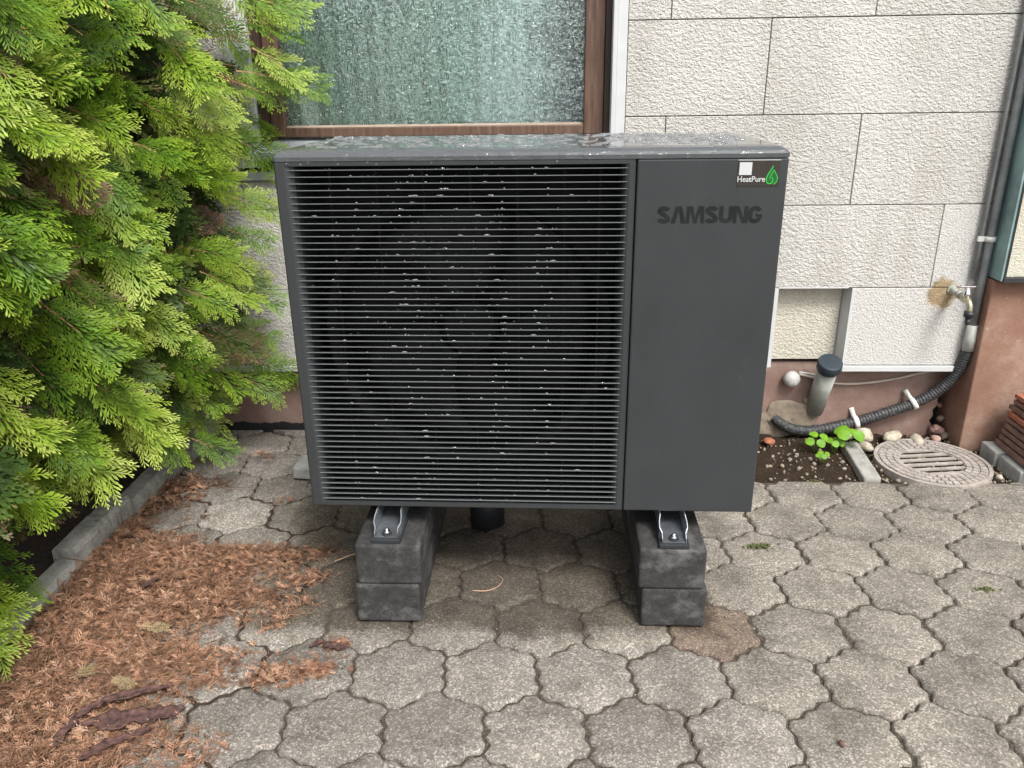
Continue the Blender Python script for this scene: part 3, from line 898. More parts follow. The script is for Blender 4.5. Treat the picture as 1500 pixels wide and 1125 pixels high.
# ---------------------------------------------------------------- drain cover
mc = tag(empty('drain_cover', (2.285, 0.985, 0.0), 0.12), 'round pinkish cast drain cover with five dark slots beside the wall', 'drain cover')
RO = 0.205
m = MB(); m.tube([(0, 0, -0.07), (0, 0, -0.045)], RO, 48); m.build('well', M['slot_dark'], mc)
def annulus(mb, r0, r1, z0, z1, n=64):
    vs, fs = [], []
    for i in range(n):
        a = 2 * math.pi * i / n
        for (r, z) in ((r0, z0), (r0, z1), (r1, z1), (r1, z0)): vs.append((r * math.cos(a), r * math.sin(a), z))
    for i in range(n):
        j = (i + 1) % n
        for q in range(4): fs.append((4 * i + q, 4 * i + (q + 1) % 4, 4 * j + (q + 1) % 4, 4 * j + q))
    mb.add(vs, fs)
m = MB(); annulus(m, RO + 0.002, RO + 0.017, -0.05, 0.004); m.build('rim', M['manhole_cast'], mc)
# cover plate: round with slots, made from bars between chords
m = MB(); annulus(m, 0.122, RO, -0.007, 0.0)
m.build('cover_ring', M['manhole_cast'], mc)
ch = [(-0.118, -0.094), (-0.072, -0.050), (-0.028, -0.006 + 0.006), (0.022, 0.044), (0.066, 0.088), (0.108, 0.119)]
ch = [(-0.120, -0.088), (-0.064, -0.046), (-0.022, -0.004), (0.020, 0.038), (0.062, 0.080), (0.104, 0.120)]
for (y0, y1) in ch:
    m = MB()
    w0 = math.sqrt(max(0, 0.1225 ** 2 - max(abs(y0), abs(y1)) ** 2)) + 0.004
    w1 = math.sqrt(max(0, 0.1225 ** 2 - min(abs(y0), abs(y1)) ** 2)) + 0.002
    lo, hi = (w1, w0) if abs(y0) < abs(y1) else (w0, w1)
    m.prism([(-lo, y0), (lo, y0), (hi, y1), (-hi, y1)], 2, -0.007, -0.0005)
    m.build('bar', M['manhole_cast'], mc)
blk = None
cnt = 0
for ri, (ra, rb, nn) in enumerate([(0.126, 0.146, 30), (0.151, 0.173, 36), (0.178, 0.200, 42)]):
    da = 2 * math.pi / nn * 0.40
    mm = MB(); mm.prism([(ra * math.cos(-da), ra * math.sin(-da)), (rb * math.cos(-da), rb * math.sin(-da)), (rb * math.cos(da), rb * math.sin(da)), (ra * math.cos(da), ra * math.sin(da))], 2, -0.002, 0.0055)
    me = mm.mesh('stud', M['manhole_cast'])
    for k in range(nn):
        o = link('stud', me, mc); o.rotation_euler = (0, 0, 2 * math.pi * (k + 0.5 * (ri % 2)) / nn)

# pebbles, shards
for k, (x, y, z, s, mt, lb) in enumerate([
    (2.085, 1.205, 0.022, (0.046, 0.036, 0.034), 'pebble', 'large rounded cream pebble beside the plinth near the seedlings'),
    (2.215, 1.215, 0.010, (0.058, 0.034, 0.024), 'pebble', 'oval cream pebble behind the drain cover'),
    (2.320, 1.205, 0.000, (0.055, 0.028, 0.018), 'pebble', 'flat yellowish pebble behind the drain cover near the crack'),
    (2.070, 1.130, 0.002, (0.040, 0.028, 0.020), 'pebble', 'small cream pebble at edge of drain cover next to edging strip'),
    (2.030, 1.225, 0.012, (0.026, 0.022, 0.020), 'pebble', 'little grey pebble squeezed between seedling and large pebble'),
    (2.040, 1.262, 0.022, (0.030, 0.022, 0.015), 'terracotta', 'reddish tile shard behind the large cream pebble'),
    (1.672, 1.190, -0.004, (0.032, 0.024, 0.014), 'terracotta', 'orange tile shard lying on dark soil by the hose end'),
    (2.400, 1.205, 0.004, (0.026, 0.020, 0.018), 'pebble_pink', 'pink pebble below the cracked corner'),
    (2.480, 0.838, 0.008, (0.013, 0.012, 0.012), 'pebble', 'tiny white pebble at the right rim of drain cover')]):
    tag(rock('tile_shard' if mt == 'terracotta' else 'pebble', s, k, mt, (x, y, z), k * 0.7, sub=2, rough=0.35), lb, 'shard' if mt == 'terracotta' else 'pebble')

# seedlings
def leaf_disc(mb, c, n, r, lobes=1):
    n = n.normalized(); a = n.orthogonal().normalized(); b = n.cross(a)
    vs = [c]
    for k in range(10):
        an = 2 * math.pi * k / 10
        rr = r * (0.82 + 0.18 * math.cos(an))
        vs.append(c + (a * math.cos(an) + b * math.sin(an)) * rr + n * (0.12 * r * math.cos(2 * an)))
    mb.add(vs, [(0, 1 + k, 1 + (k + 1) % 10) for k in range(10)], 0, True)
sp_r = random.Random(2)
for k, (x, y, s, lb) in enumerate([(1.845, 1.105, 1.0, 'leftmost seedling with three round bright green leaves on dark soil'),
                                   (1.925, 1.100, 0.8, 'low green seedling in the middle of the soil patch'),
                                   (1.985, 1.110, 1.35, 'largest seedling with broad green leaves beside the edging strip'),
                                   (1.842, 1.000, 0.6, 'tiny pale green seedling nearest the paving')]):
    sd_ = tag(empty('seedling', (x, y, -0.02)), lb, 'seedling', 'seedlings in the soil bed')
    for q in range(4 if k != 2 else 5):
        an = q * 1.7 + k; hgt = (0.055 + 0.02 * sp_r.random()) * s
        tip = Vector((math.cos(an) * 0.030 * s, math.sin(an) * 0.030 * s, hgt))
        m = MB(); m.tube([(0, 0, 0), tip * 0.6 + Vector((0, 0, 0.006)), tip], [0.0014, 0.0012, 0.001], 5); m.build('stalk', M['clover'], sd_)
        m = MB(); leaf_disc(m, tip, Vector((math.cos(an) * 0.3, math.sin(an) * 0.3 - 0.5, 0.8)), 0.024 * s); m.build('leaf', M['clover'], sd_)

# concrete slabs and roof tile stack at the right edge
for k, (x0, x1, y0, y1, z1, lb) in enumerate([(2.535, 3.1, 0.985, 1.10, 0.045, 'grey concrete slab lying against the brown plinth behind the other slab'),
                                              (2.545, 3.1, 0.818, 0.975, 0.040, 'grey concrete slab lying between drain cover and roof tiles')]):
    m = MB(); m.box(x0, x1, y0, y1, -0.03, z1)
    tag(m.build('concrete_slab', M['slab_concrete'], bevel=0.006), lb, 'slab', 'slabs under the tiles')
tile_r = random.Random(9)
def tile_mesh(mat):
    m = MB()
    m.box(0, 0.36, -0.30, 0, 0, 0.017); m.box(0.03, 0.05, -0.295, -0.005, 0.0171, 0.022); m.box(0.18, 0.20, -0.295, -0.005, 0.0171, 0.022)
    me = m.mesh('roof_tile', M[mat]); return me
tm = {'old_tile': tile_mesh('old_tile'), 'terracotta': tile_mesh('terracotta')}
for k in range(9):
    mt = 'terracotta' if k in (5, 8) else 'old_tile'
    o = link('roof_tile', tm[mt])
    o.location = (2.572 + 0.0055 * k + tile_r.uniform(-0.004, 0.006), 1.075 + tile_r.uniform(-0.01, 0.01), 0.050 + 0.0255 * k)
    o.rotation_euler = (0, R(1.5), tile_r.uniform(-0.04, 0.04))
    pos_ = ('lowest', 'second from bottom', 'third from bottom', 'fourth from bottom', 'middle', 'orange sixth', 'seventh', 'second from top', 'orange topmost')[k]
    tag(o, '%s clay roof tile of the stack by the brown plinth' % pos_, 'roof tile', 'roof tiles stacked at the right edge')

# ================================================================== HEAT PUMP
UYAW, UZ = -0.0193, 0.3377
pump = tag(empty('heat_pump', (0, 0, UZ), UYAW), 'dark grey outdoor heat pump with fine horizontal louvres standing on four blocks', 'heat pump')
W_, D_, H_ = 1.27, 0.535, 0.990
m = MB()
m.box(0.0, 0.006, 0.030, D_, 0.004, 0.975)
m.box(W_ - 0.006, W_, 0.030, D_, 0.004, 0.975)
m.box(0.0062, W_ - 0.0062, D_ - 0.006, D_, 0.004, 0.975)
m.box(0.0062, W_ - 0.0062, 0.030, D_ - 0.0062, 0.004, 0.012)
m.build('casing', M['pump_grey'], pump)
m = MB(); m.box(0.0065, 0.905, 0.30, 0.31, 0.0125, 0.972); m.box(0.905, 0.912, 0.03, 0.30, 0.0125, 0.972); m.build('baffle', M['pump_black'], pump)
# front right panel
m = MB(); m.box(0.9065, W_ , 0.0, 0.0295, 0.0, 0.9765); m.build('front_panel', M['pump_grey'], pump, 0.005, 3)
# grille frame: outer border, chamfered inward to the opening
gx0, gx1, gz0, gz1 = 0.0, 0.9035, 0.0, 0.9765
ox0, ox1, oz0, oz1 = 0.026, 0.888, 0.0155, 0.9655
loops = [(gx0, gx1, 0.030, gz0, gz1), (gx0, gx1, 0.004, gz0, gz1), (gx0 + 0.004, gx1 - 0.003, 0.0, gz0 + 0.004, gz1 - 0.001), (ox0, ox1, 0.0, oz0, oz1),
         (ox0 + 0.012, ox1 - 0.008, 0.0045, oz0, oz1), (ox0 + 0.022, ox1 - 0.015, 0.0125, oz0, oz1), (ox0 + 0.029, ox1 - 0.020, 0.026, oz0, oz1), (ox0 + 0.031, ox1 - 0.022, 0.058, oz0, oz1)]
vs, fs = [], []
for (a_, b_, y_, c_, d_) in loops: vs += [(a_, y_, c_), (b_, y_, c_), (b_, y_, d_), (a_, y_, d_)]
for a in range(len(loops) - 1):
    for i in range(4):
        j = (i + 1) % 4
        fs.append((4 * a + i, 4 * a + j, 4 * a + 4 + j, 4 * a + 4 + i))
m = MB(); m.add(vs, fs); m.build('grille_frame', M['pump_grey'], pump)
# louvres
NL = 57
lz0, lz1 = 0.0248, 0.9554
lv = MB()
x0, x1 = 0.0265, 0.8875
prof = [(-0.0008, -0.0013), (-0.0014, -0.0006), (0.0008, 0.0009), (0.008, 0.0002), (0.020, -0.0040), (0.020, -0.0052), (0.008, -0.0016)]
n = len(prof)
vs = [(x0, p[0], p[1]) for p in prof] + [(x1, p[0], p[1]) for p in prof]
lv.add(vs, [tuple(range(n)), tuple(range(n, 2 * n))])
for i in range(n): lv.add([vs[i], vs[(i + 1) % n], vs[n + (i + 1) % n], vs[n + i]], [(0, 1, 2, 3)], 1 if i < 2 else 0)
lme = lv.mesh('louver', [M['pump_louver'], M['pump_wet_edge']])
LZ = [lz0 + (lz1 - lz0) * i / (NL - 1) for i in range(NL)]
for z in LZ:
    link('louver', lme, pump, (0, 0.0026, z))
# upright ribs behind the louvres
rb = MB(); rb.box(-0.0022, 0.0022, 0.0335, 0.045, 0.0157, 0.9653); rme = rb.mesh('support_rib', M['pump_black'])
for x in (0.13, 0.25, 0.37, 0.49, 0.61, 0.73, 0.82):
    link('support_rib', rme, pump, (x, 0, 0))
# fan and bell mouth
m = MB()
n = 48
vs, fs = [], []
for i in range(n):
    a = 2 * math.pi * i / n
    for (r, y) in ((0.405, 0.138), (0.385, 0.142), (0.372, 0.160), (0.370, 0.21)):
        vs.append((0.46 + r * math.cos(a), y, 0.49 + r * math.sin(a)))
for i in range(n):
    j = (i + 1) % n
    for q in range(3): fs.append((4 * i + q, 4 * i + q + 1, 4 * j + q + 1, 4 * j + q))
m.add(vs, fs, 0, True); m.build('bell_mouth', M['fan_black'], pump)
fan = empty('fan', (0.46, 0.19, 0.49), parent=pump)
m = MB(); m.tube([(0, 0.04, 0), (0, -0.01, 0), (0, -0.022, 0)], [0.085, 0.085, 0.07], 28); m.build('hub', M['fan_black'], fan)
bl = MB()
vs, fs = [], []
for i in range(9):
    r = 0.08 + 0.28 * i / 8
    sw = 0.35 * (i / 8) ** 1.5
    for k in range(5):
        a = sw + (k / 4 - 0.5) * (1.25 + 0.25 * i / 8)
        vs.append((r * math.cos(a), 0.02 - 0.045 * (k / 4 - 0.5), r * math.sin(a)))
for i in range(8):
    for k in range(4):
        a = i * 5 + k; fs.append((a, a + 1, a + 6, a + 5))
bl.add(vs, fs, 0, True); bme = bl.mesh('blade', M['fan_black'])
for k in range(3):
    o = link('blade', bme, fan); o.rotation_euler = (0, 2 * math.pi * k / 3 + 0.5, 0)
    sd = o.modifiers.new('thick', 'SOLIDIFY'); sd.thickness = 0.004
# lid with rounded corners and a chamfered front
def lid_outline(ins, rear=0.055, front=0.010, fy=0.0):
    x0, x1, y0, y1 = -0.002 + ins, W_ + 0.002 - ins, -0.001 + fy, D_ + 0.012 - ins
    pts = []
    for (cx, cy, r, a0) in ((x1 - front, y0 + front, front, -90), (x1 - rear, y1 - rear, rear, 0), (x0 + rear, y1 - rear, rear, 90), (x0 + front, y0 + front, front, 180)):
        for k in range(7):
            a = R(a0 + 15 * k); pts.append((cx + r * math.cos(a), cy + r * math.sin(a)))
    return pts
m = MB()
rings = [(0.0, 0.977, 0.0), (0.0, 0.987, 0.0), (0.004, 0.994, 0.006), (0.014, 1.0015, 0.024), (0.030, 1.0045, 0.045)]
vs = []
for (ins, z, fy) in rings: vs += [(p[0], p[1], z) for p in lid_outline(ins, 0.05, 0.010, fy)]
n = 28
fs = [(k * n + i, k * n + (i + 1) % n, (k + 1) * n + (i + 1) % n, (k + 1) * n + i) for k in range(4) for i in range(n)]
fs += [tuple(range(4 * n, 5 * n)), tuple(range(n))[::-1]]
m.add(vs, fs); m.build('lid', M['lid'], pump)

# raised lettering and sticker on the front panel
def stroke(pts, w):
    """outline polygon of a stroke along 2D points"""
    P = [Vector((p[0], p[1])) for p in pts]
    L, Rr = [], []
    for i, p in enumerate(P):
        d = (P[min(i + 1, len(P) - 1)] - P[max(i - 1, 0)]).normalized()
        nn = Vector((-d.y, d.x)) * (w / 2)
        L.append(p + nn); Rr.append(p - nn)
    return L, Rr
def ribbon(mb, pts, w, y, t=0.0006, mi=0):
    L, Rr = stroke(pts, w)
    n = len(L)
    vs = [(p.x, y, p.y) for p in L] + [(p.x, y, p.y) for p in Rr] + [(p.x, y + t, p.y) for p in L] + [(p.x, y + t, p.y) for p in Rr]
    fs = []
    for i in range(n - 1):
        fs += [(i, i + 1, n + i + 1, n + i), (2 * n + i, 2 * n + i + 1, i + 1, i), (n + i, n + i + 1, 3 * n + i + 1, 3 * n + i)]
    fs += [(0, n, 3 * n, 2 * n), (n - 1, 2 * n - 1, 4 * n - 1, 3 * n - 1)]
    mb.add(vs, fs, mi)
def poly_letter(mb, poly, ox, oz, s, y, t=0.0007):
    mb.prism([(ox + p[0] * s, oz + p[1] * s) for p in poly], 1, y, y + t)
def arc(cx, cy, rx, ry, a0, a1, n=12):
    return [(cx + rx * math.cos(R(a0 + (a1 - a0) * k / (n - 1))), cy + ry * math.sin(R(a0 + (a1 - a0) * k / (n - 1)))) for k in range(n)]
LH = 0.0418
OZ = 0.8202
def letter(ch, ox, y):
    mb = MB()
    s = LH
    if ch == 'S':
        p = arc(0.42, 0.735, 0.27, 0.145, 15, 200, 12) + [(0.30, 0.60), (0.42, 0.52), (0.55, 0.44)] + arc(0.42, 0.265, 0.28, 0.145, 30, -170, 13)
        ribbon(mb, [(ox + q[0] * s, OZ + q[1] * s) for q in p], 0.25 * s, y)
    elif ch == 'U':
        p = [(0.14, 1.0), (0.14, 0.6)] + arc(0.42, 0.36, 0.28, 0.235, 180, 360, 12) + [(0.70, 0.6), (0.70, 1.0)]
        ribbon(mb, [(ox + q[0] * s, OZ + q[1] * s) for q in p], 0.25 * s, y)
    elif ch == 'G':
        p = arc(0.42, 0.64, 0.28, 0.24, 22, 180, 10) + arc(0.42, 0.36, 0.28, 0.24, 180, 360, 12) + [(0.70, 0.45), (0.70, 0.52)]
        ribbon(mb, [(ox + q[0] * s, OZ + q[1] * s) for q in p], 0.25 * s, y)
        mb.box(ox + 0.46 * s, ox + 0.575 * s - 0.0001, y, y + 0.0006, OZ + 0.40 * s, OZ + 0.56 * s)
    elif ch == 'A':
        poly_letter(mb, [(0.0, 0), (0.28, 0), (0.46, 0.78), (0.62, 0), (0.90, 0), (0.64, 1.0), (0.28, 1.0)], ox, OZ, s, y)
    elif ch == 'M':
        poly_letter(mb, [(0.0, 0), (0.22, 0), (0.27, 0.74), (0.45, 0), (0.65, 0), (0.83, 0.74), (0.88, 0), (1.10, 0), (1.06, 1.0), (0.72, 1.0), (0.55, 0.34), (0.38, 1.0), (0.04, 1.0)], ox, OZ, s, y)
    elif ch == 'N':
        poly_letter(mb, [(0.0, 0), (0.23, 0), (0.23, 0.74), (0.58, 0), (0.88, 0), (0.88, 1.0), (0.65, 1.0), (0.65, 0.30), (0.32, 1.0), (0.0, 1.0)], ox, OZ, s, y)
    return mb
word = [('S', 0.84), ('A', 0.90), ('M', 1.10), ('S', 0.84), ('U', 0.84), ('N', 0.88), ('G', 0.84)]
tot = sum(w for _, w in word) * LH
gap = (0.2590 - tot) / 6
ox = 0.9590
for ch_, w in word:
    letter(ch_, ox, -0.0007).build('letter', M['logo'], pump)
    ox += w * LH + gap
st = MB(); st.box(1.1485, 1.2500, -0.0010, -0.0001, 0.9090, 0.9705)
stk = st.build('sticker', M['sticker_dark'], pump)
m = MB(); m.box(1.1525, 1.1825, -0.0015, -0.0011, 0.9365, 0.9665); m.build('blank_patch', M['sticker_white'], stk)
m = MB(); m.box(1.1485, 1.2500, -0.0018, -0.0002, 0.9708, 0.9722); m.build('lifted_edge', M['sticker_white'], stk)
fc = bpy.data.curves.new('sticker_text', 'FONT'); fc.body = 'HeatPure'; fc.size = 0.0185; fc.offset = 0.00022
tmp = bpy.data.objects.new('tmp', fc); COL.objects.link(tmp)
dg = bpy.context.evaluated_depsgraph_get()
tme = bpy.data.meshes.new_from_object(tmp.evaluated_get(dg)); bpy.data.objects.remove(tmp)
xs = [v.co.x for v in tme.vertices]
sx = 0.0665 / (max(xs) - min(xs))
for v in tme.vertices:
    v.co = (1.1497 + (v.co.x - min(xs)) * sx, -0.0014, 0.9205 + v.co.y)
tme.materials.clear(); tme.materials.append(M['sticker_white'])
link('lettering', tme, stk)
m = MB()
cx, cz = 1.2325, 0.928
drop = [(0, 0.0290), (-0.0035, 0.020), (-0.0090, 0.0095), (-0.0135, -0.0005), (-0.0125, -0.0090), (-0.0065, -0.0135), (0.001, -0.0135), (0.0085, -0.0125), (0.0125, -0.006), (0.0125, 0.003), (0.008, 0.012), (0.003, 0.0215)]
m.prism([(cx + p[0], cz + p[1]) for p in drop], 1, -0.0014, -0.0011); m.build('drop_fill', M['sticker_deep_green'], stk)
def rib(pts, w, y):
    m.__class__
    q = MB(); ribbon(q, [(cx + p.x, cz + p.y) for p in [Vector((a[0], a[1])) for a in pts]], w, y, 0.0003); return q
def c2(ctrl, n=18):
    return [(p.x, p.y) for p in curve_pts([(a[0], a[1], 0) for a in ctrl], n)]
rib(c2([(0.001, 0.030), (-0.005, 0.019), (-0.012, 0.006), (-0.0135, -0.005), (-0.008, -0.0125), (0.0, -0.0105), (0.0015, -0.003), (-0.0005, 0.003)]), 0.0022, -0.0019).build('swirl', M['sticker_green'], stk)
rib(c2([(-0.0055, -0.001), (-0.0045, 0.006), (0.0005, 0.014), (0.0025, 0.020), (0.007, 0.0125), (0.012, 0.004), (0.0125, -0.005), (0.008, -0.0115), (0.004, -0.0135)]), 0.0020, -0.0023).build('swirl', M['sticker_green'], stk)

# feet: galvanised U rails with bolt and rubber pad
def foot(xc):
    f = empty('foot_rail', (xc, 0, 0), parent=pump)
    zb, zt = -0.060, -0.002
    m = MB()
    out = [(-0.036, 0.55), (-0.036, -0.010), (-0.040, -0.030), (-0.040, -0.045), (-0.034, -0.056), (-0.034, -0.072)]
    inn = [(p[0] + 0.0022, p[1]) for p in out]
    for sgn in (1, -1):
        vs, fs = [], []
        for k, (a, b) in enumerate(zip(out, inn)):
            h = zt if k < 2 else (zt - 0.004 - 0.010 * (k - 1))
            h = max(h, zb + 0.014)
            vs += [(a[0] * sgn, a[1], zb), (b[0] * sgn, b[1], zb), (b[0] * sgn, b[1], h), (a[0] * sgn, a[1], h)]
        for k in range(len(out) - 1):
            for q in range(4): fs.append((4 * k + q, 4 * k + (q + 1) % 4, 4 * k + 4 + (q + 1) % 4, 4 * k + 4 + q))
        e = 4 * (len(out) - 1)
        fs += [(0, 1, 2, 3), (e, e + 1, e + 2, e + 3)]
        m.add(vs, fs)
    m.prism([(-0.0325, 0.55), (0.0325, 0.55), (0.0325, -0.010), (0.0365, -0.03), (0.0365, -0.045), (0.0305, -0.056), (0.0305, -0.072), (-0.0305, -0.072), (-0.0305, -0.056), (-0.0365, -0.045), (-0.0365, -0.03), (-0.0325, -0.010)], 2, zb + 0.0005, zb + 0.0035)
    m.build('rail', M['galvanised'], f)
    m = MB(); m.tube([(0, -0.057, zb + 0.0036), (0, -0.057, zb + 0.006)], 0.015, 18)
    m.build('washer', M['rubber'], f)
    m = MB(); m.tube([(0, -0.057, zb + 0.0062), (0, -0.057, zb + 0.015)], 0.0105, 6); m.tube([(0, -0.057, zb + 0.0152), (0, -0.057, zb + 0.021), (0, -0.057, zb + 0.023)], [0.006, 0.006, 0.003], 10)
    m.build('bolt', M['bolt_steel'], f)
    m = MB(); m.box(-0.042, 0.042, -0.082, 0.56, zb - 0.0135, zb - 0.0002); m.build('rubber_pad', M['rubber'], f, 0.002)
foot(0.228); foot(1.046)

# water beads
def bead_mesh(items, name):
    bm = bmesh.new(); bmesh.ops.create_icosphere(bm, subdivisions=2, radius=1)
    bv = np.array([v.co[:] for v in bm.verts]); bf = np.array([[v.index for v in f.verts] for f in bm.faces]); bm.free()
    it = np.array(items)
    V = (bv[None] * it[:, None, 3:6] + it[:, None, 0:3]).reshape(-1, 3)
    F = (bf[None] + (np.arange(len(it)) * len(bv))[:, None, None]).reshape(-1, 3)
    return np_mesh(name, V, F, [M['water']], smooth=True)
dr = random.Random(21)
items = []
cols = [0.14, 0.20, 0.31, 0.345, 0.43, 0.54, 0.575, 0.66, 0.69]
for zi, z in enumerate(LZ):
    wt = 0.35 + 0.65 * (z / 0.95) ** 1.5
    for k in range(int(3 + 6 * wt)):
        x = dr.choice(cols) + dr.gauss(0, 0.006) if dr.random() < 0.72 else dr.gauss(0.46, 0.17)
        if not 0.06 < x < 0.86: continue
        s = dr.choice([0.0014, 0.0019, 0.0027])
        items.append((x, 0.0016 + dr.uniform(0, 0.003), z + 0.0018 + s * 0.3, s * dr.choice([1, 1, 1.2, 1.5, 3.0]), s * 1.0, s * 0.75))
for k in range(110):
    z = dr.choice(LZ[30:]); items.append((dr.gauss(0.42, 0.17), 0.013 + dr.uniform(0, 0.01), z + 0.0005, 0.0021, 0.0021, 0.0016))
for k in range(420):
    x, y = dr.uniform(0.03, 1.22), dr.uniform(0.06, 0.52)
    s = dr.choice([0.003, 0.005, 0.008, 0.011])
    items.append((x, y, 1.0046, s * dr.uniform(0.8, 2.2), s * dr.uniform(0.6, 1.2), 0.0012 + s * 0.18))
for (x, z) in ((0.035, 0.972), (0.165, 0.970), (0.24, 0.973), (0.262, 0.969), (0.07, 0.9695), (0.40, 0.971), (0.55, 0.970), (0.71, 0.972), (0.09, 0.973)):
    items.append((x, -0.0004, z, 0.0022, 0.0015, 0.0030))
wd = link('water_bead', bead_mesh(items, 'water_bead'), pump); wd['kind'] = 'stuff'

# ---------------------------------------------------------------- support blocks
def block(name, x0, x1, y0, y1, z0, z1, rz, label):
    m = MB(); w, d = x1 - x0, y1 - y0
    m.box(0, w, 0, d, 0, z1 - z0)
    o = m.build(name, M['block'], bevel=0.009, seg=3, loc=(x0, y0, z0)); o.rotation_euler = (0, 0, rz)
    tag(o, label, 'block', 'blocks carrying the heat pump')
block('support_block', 0.128, 0.317, -0.098, 0.60, 0.003, 0.1325, 0.0, 'lower dark grey block under the louvred left side of the pump')
block('support_block', 0.136, 0.325, -0.096, 0.60, 0.1335, 0.2635, -0.004, 'upper dark grey block under the louvred left side of the pump')
block('support_block', 0.960, 1.146, -0.103, 0.60, 0.003, 0.1325, -0.01, 'lower dark grey block under the plain right side of the pump')
block('support_block', 0.948, 1.136, -0.105, 0.60, 0.1335, 0.2635, -0.014, 'upper dark grey block under the plain right side of the pump')
dp = tag(empty('drain_pipe', (0.475, 0.49, 0.0)), 'short black drain pipe standing under the pump between the blocks', 'pipe')
m = MB(); m.tube([(0, 0, -0.02), (0, 0, 0.16)], 0.062, 28); m.build('pipe', M['black_plastic'], dp)
m = MB(); m.tube([(0, 0, 0.161), (0, 0, 0.30)], 0.070, 28); m.build('socket', M['black_plastic'], dp)
m = MB(); m.prism([(-0.395, 0.80), (-0.315, 0.79), (-0.315, 0.92), (-0.39, 0.93)], 2, 0.004, 0.052)
tag(m.build('stone_offcut', M['slab_concrete'], bevel=0.006, loc=(0.06, 0, 0)), 'pale stone offcut peeking out behind left edge of the pump', 'stone')

# ================================================================== THUJA HEDGE
def spray(L, seed, n2=11, wid=0.46, detail=True):
    """a flat fern-like scale-leaf spray along +x, face normal +z; returns verts, quads, tone, material index"""
    rr = random.Random(seed)
    V, F, T, MI = [], [], [], []
    bend = rr.uniform(0.12, 0.30); side_bend = rr.uniform(-0.16, 0.16)
    def axis(s):
        return Vector((L * s, side_bend * L * s * s, -bend * L * s * s))
    def quad(a, b, c, d, tn, mi):
        k = len(V)
        V.extend([a, b, c, d]); T.extend(tn); F.append((k, k + 1, k + 2, k + 3)); MI.append(mi)
    def kite(p, d, ln, w, t0, t1, nz):
        lat = Vector((0, 0, 1)).cross(d).normalized() * w
        up_ = Vector((0, 0, nz))
        quad(p, p + d * ln * 0.70 - lat + up_, p + d * ln, p + d * ln * 0.70 + lat + up_, (t0, (t0 + t1) / 2, t1, (t0 + t1) / 2), 0)
    N = 5
    for k in range(N):
        a, b = axis(k / N), axis((k + 1) / N)
        lat = Vector((0, 0.0026 * (1.1 - k / N), 0))
        quad(a - lat, b - lat * 0.8, b + lat * 0.8, a + lat, (0.3,) * 4, 1 if k < 3 else 0)
    for i in range(n2):
        s = 0.10 + 0.88 * (i + rr.uniform(-0.2, 0.2)) / n2
        for sd in (1, -1):
            if rr.random() < 0.06: continue
            l2 = L * wid * (math.sin(math.pi * min(1, (1 - s) * 0.72 + 0.10)) ** 0.9) * rr.uniform(0.8, 1.15) * (0.55 + 0.45 * min(1, s * 4))
            an = R(rr.uniform(40, 56) - 10 * s)
            p0 = axis(min(1, s + (0.02 if sd > 0 else 0)))
            d = Vector((math.cos(an), sd * math.sin(an), rr.uniform(-0.22, 0.12)))
            d.normalize()
            n3 = max(2, int(l2 / 0.0135)) if detail else max(2, int(l2 / 0.018))
            cur = p0.copy(); step = l2 / n3
            for j in range(n3):
                u = j / n3
                d = (d + Vector((0.05, 0, -0.035))).normalized()
                nx = cur + d * step
                lw = (0.0016 if detail else 0.003) * (1.1 - 0.5 * u)
                lat = Vector((0, 0, 1)).cross(d).normalized() * lw
                tb = 0.25 + 0.5 * u
                quad(cur - lat, nx - lat * 0.9, nx + lat * 0.9, cur + lat, (tb,) * 4, 0)
                for q in (1, -1):
                    ll = (0.030 if detail else 0.030) * (1 - 0.55 * u) * rr.uniform(0.75, 1.2) * min(1.3, 0.5 + L * 2.6)
                    a3 = q * R(rr.uniform(24, 40))
                    d3 = Vector((d.x * math.cos(a3) - d.y * math.sin(a3), d.x * math.sin(a3) + d.y * math.cos(a3), d.z + rr.uniform(-0.3, 0.15))).normalized()
                    kite(cur.lerp(nx, rr.uniform(0.2, 0.7)), d3, ll, ll * (0.105 if detail else 0.2), tb, min(1, tb + 0.35), rr.uniform(-0.0015, 0.002))
                cur = nx
            kite(cur, d, 0.012, 0.0022, 0.8, 1.0, 0)
    kite(axis(0.98), (axis(1) - axis(0.9)).normalized(), 0.02, 0.003, 0.9, 1.0, 0)
    return np.array([v[:] for v in V]), np.array(F), np.array(T), np.array(MI)
def smooth(a, b, x):
    t_ = min(1, max(0, (x - a) / (b - a))); return t_ * t_ * (3 - 2 * t_)
def face_x(y, z):
    x = -0.70 + 0.16 * smooth(0.45, 1.0, y) - 0.05 * smooth(0.9, 0.5, z) * smooth(0.5, 0.9, y)
    x += 0.08 * mnoise.noise(Vector((y * 3.2, z * 3.2, 4))) + 0.06 * mnoise.noise(Vector((y * 6, z * 6, 9)))
    x -= 0.27 * (1 - smooth(0.16, 0.66, z)) * (1 - 0.45 * smooth(0.5, 1.0, y))
    x -= 0.07 * smooth(0.5, -0.2, y)
    x += 0.03 * smooth(0.9, 1.7, z)
    return x
hedge = tag(empty('thuja_hedge', (-1.25, 0.3, 0.0)), 'bright green conifer hedge of feathery flat sprays overhanging the kerb', 'hedge')
HO = Vector((-1.25, 0.3, 0.0))
hr = random.Random(33)
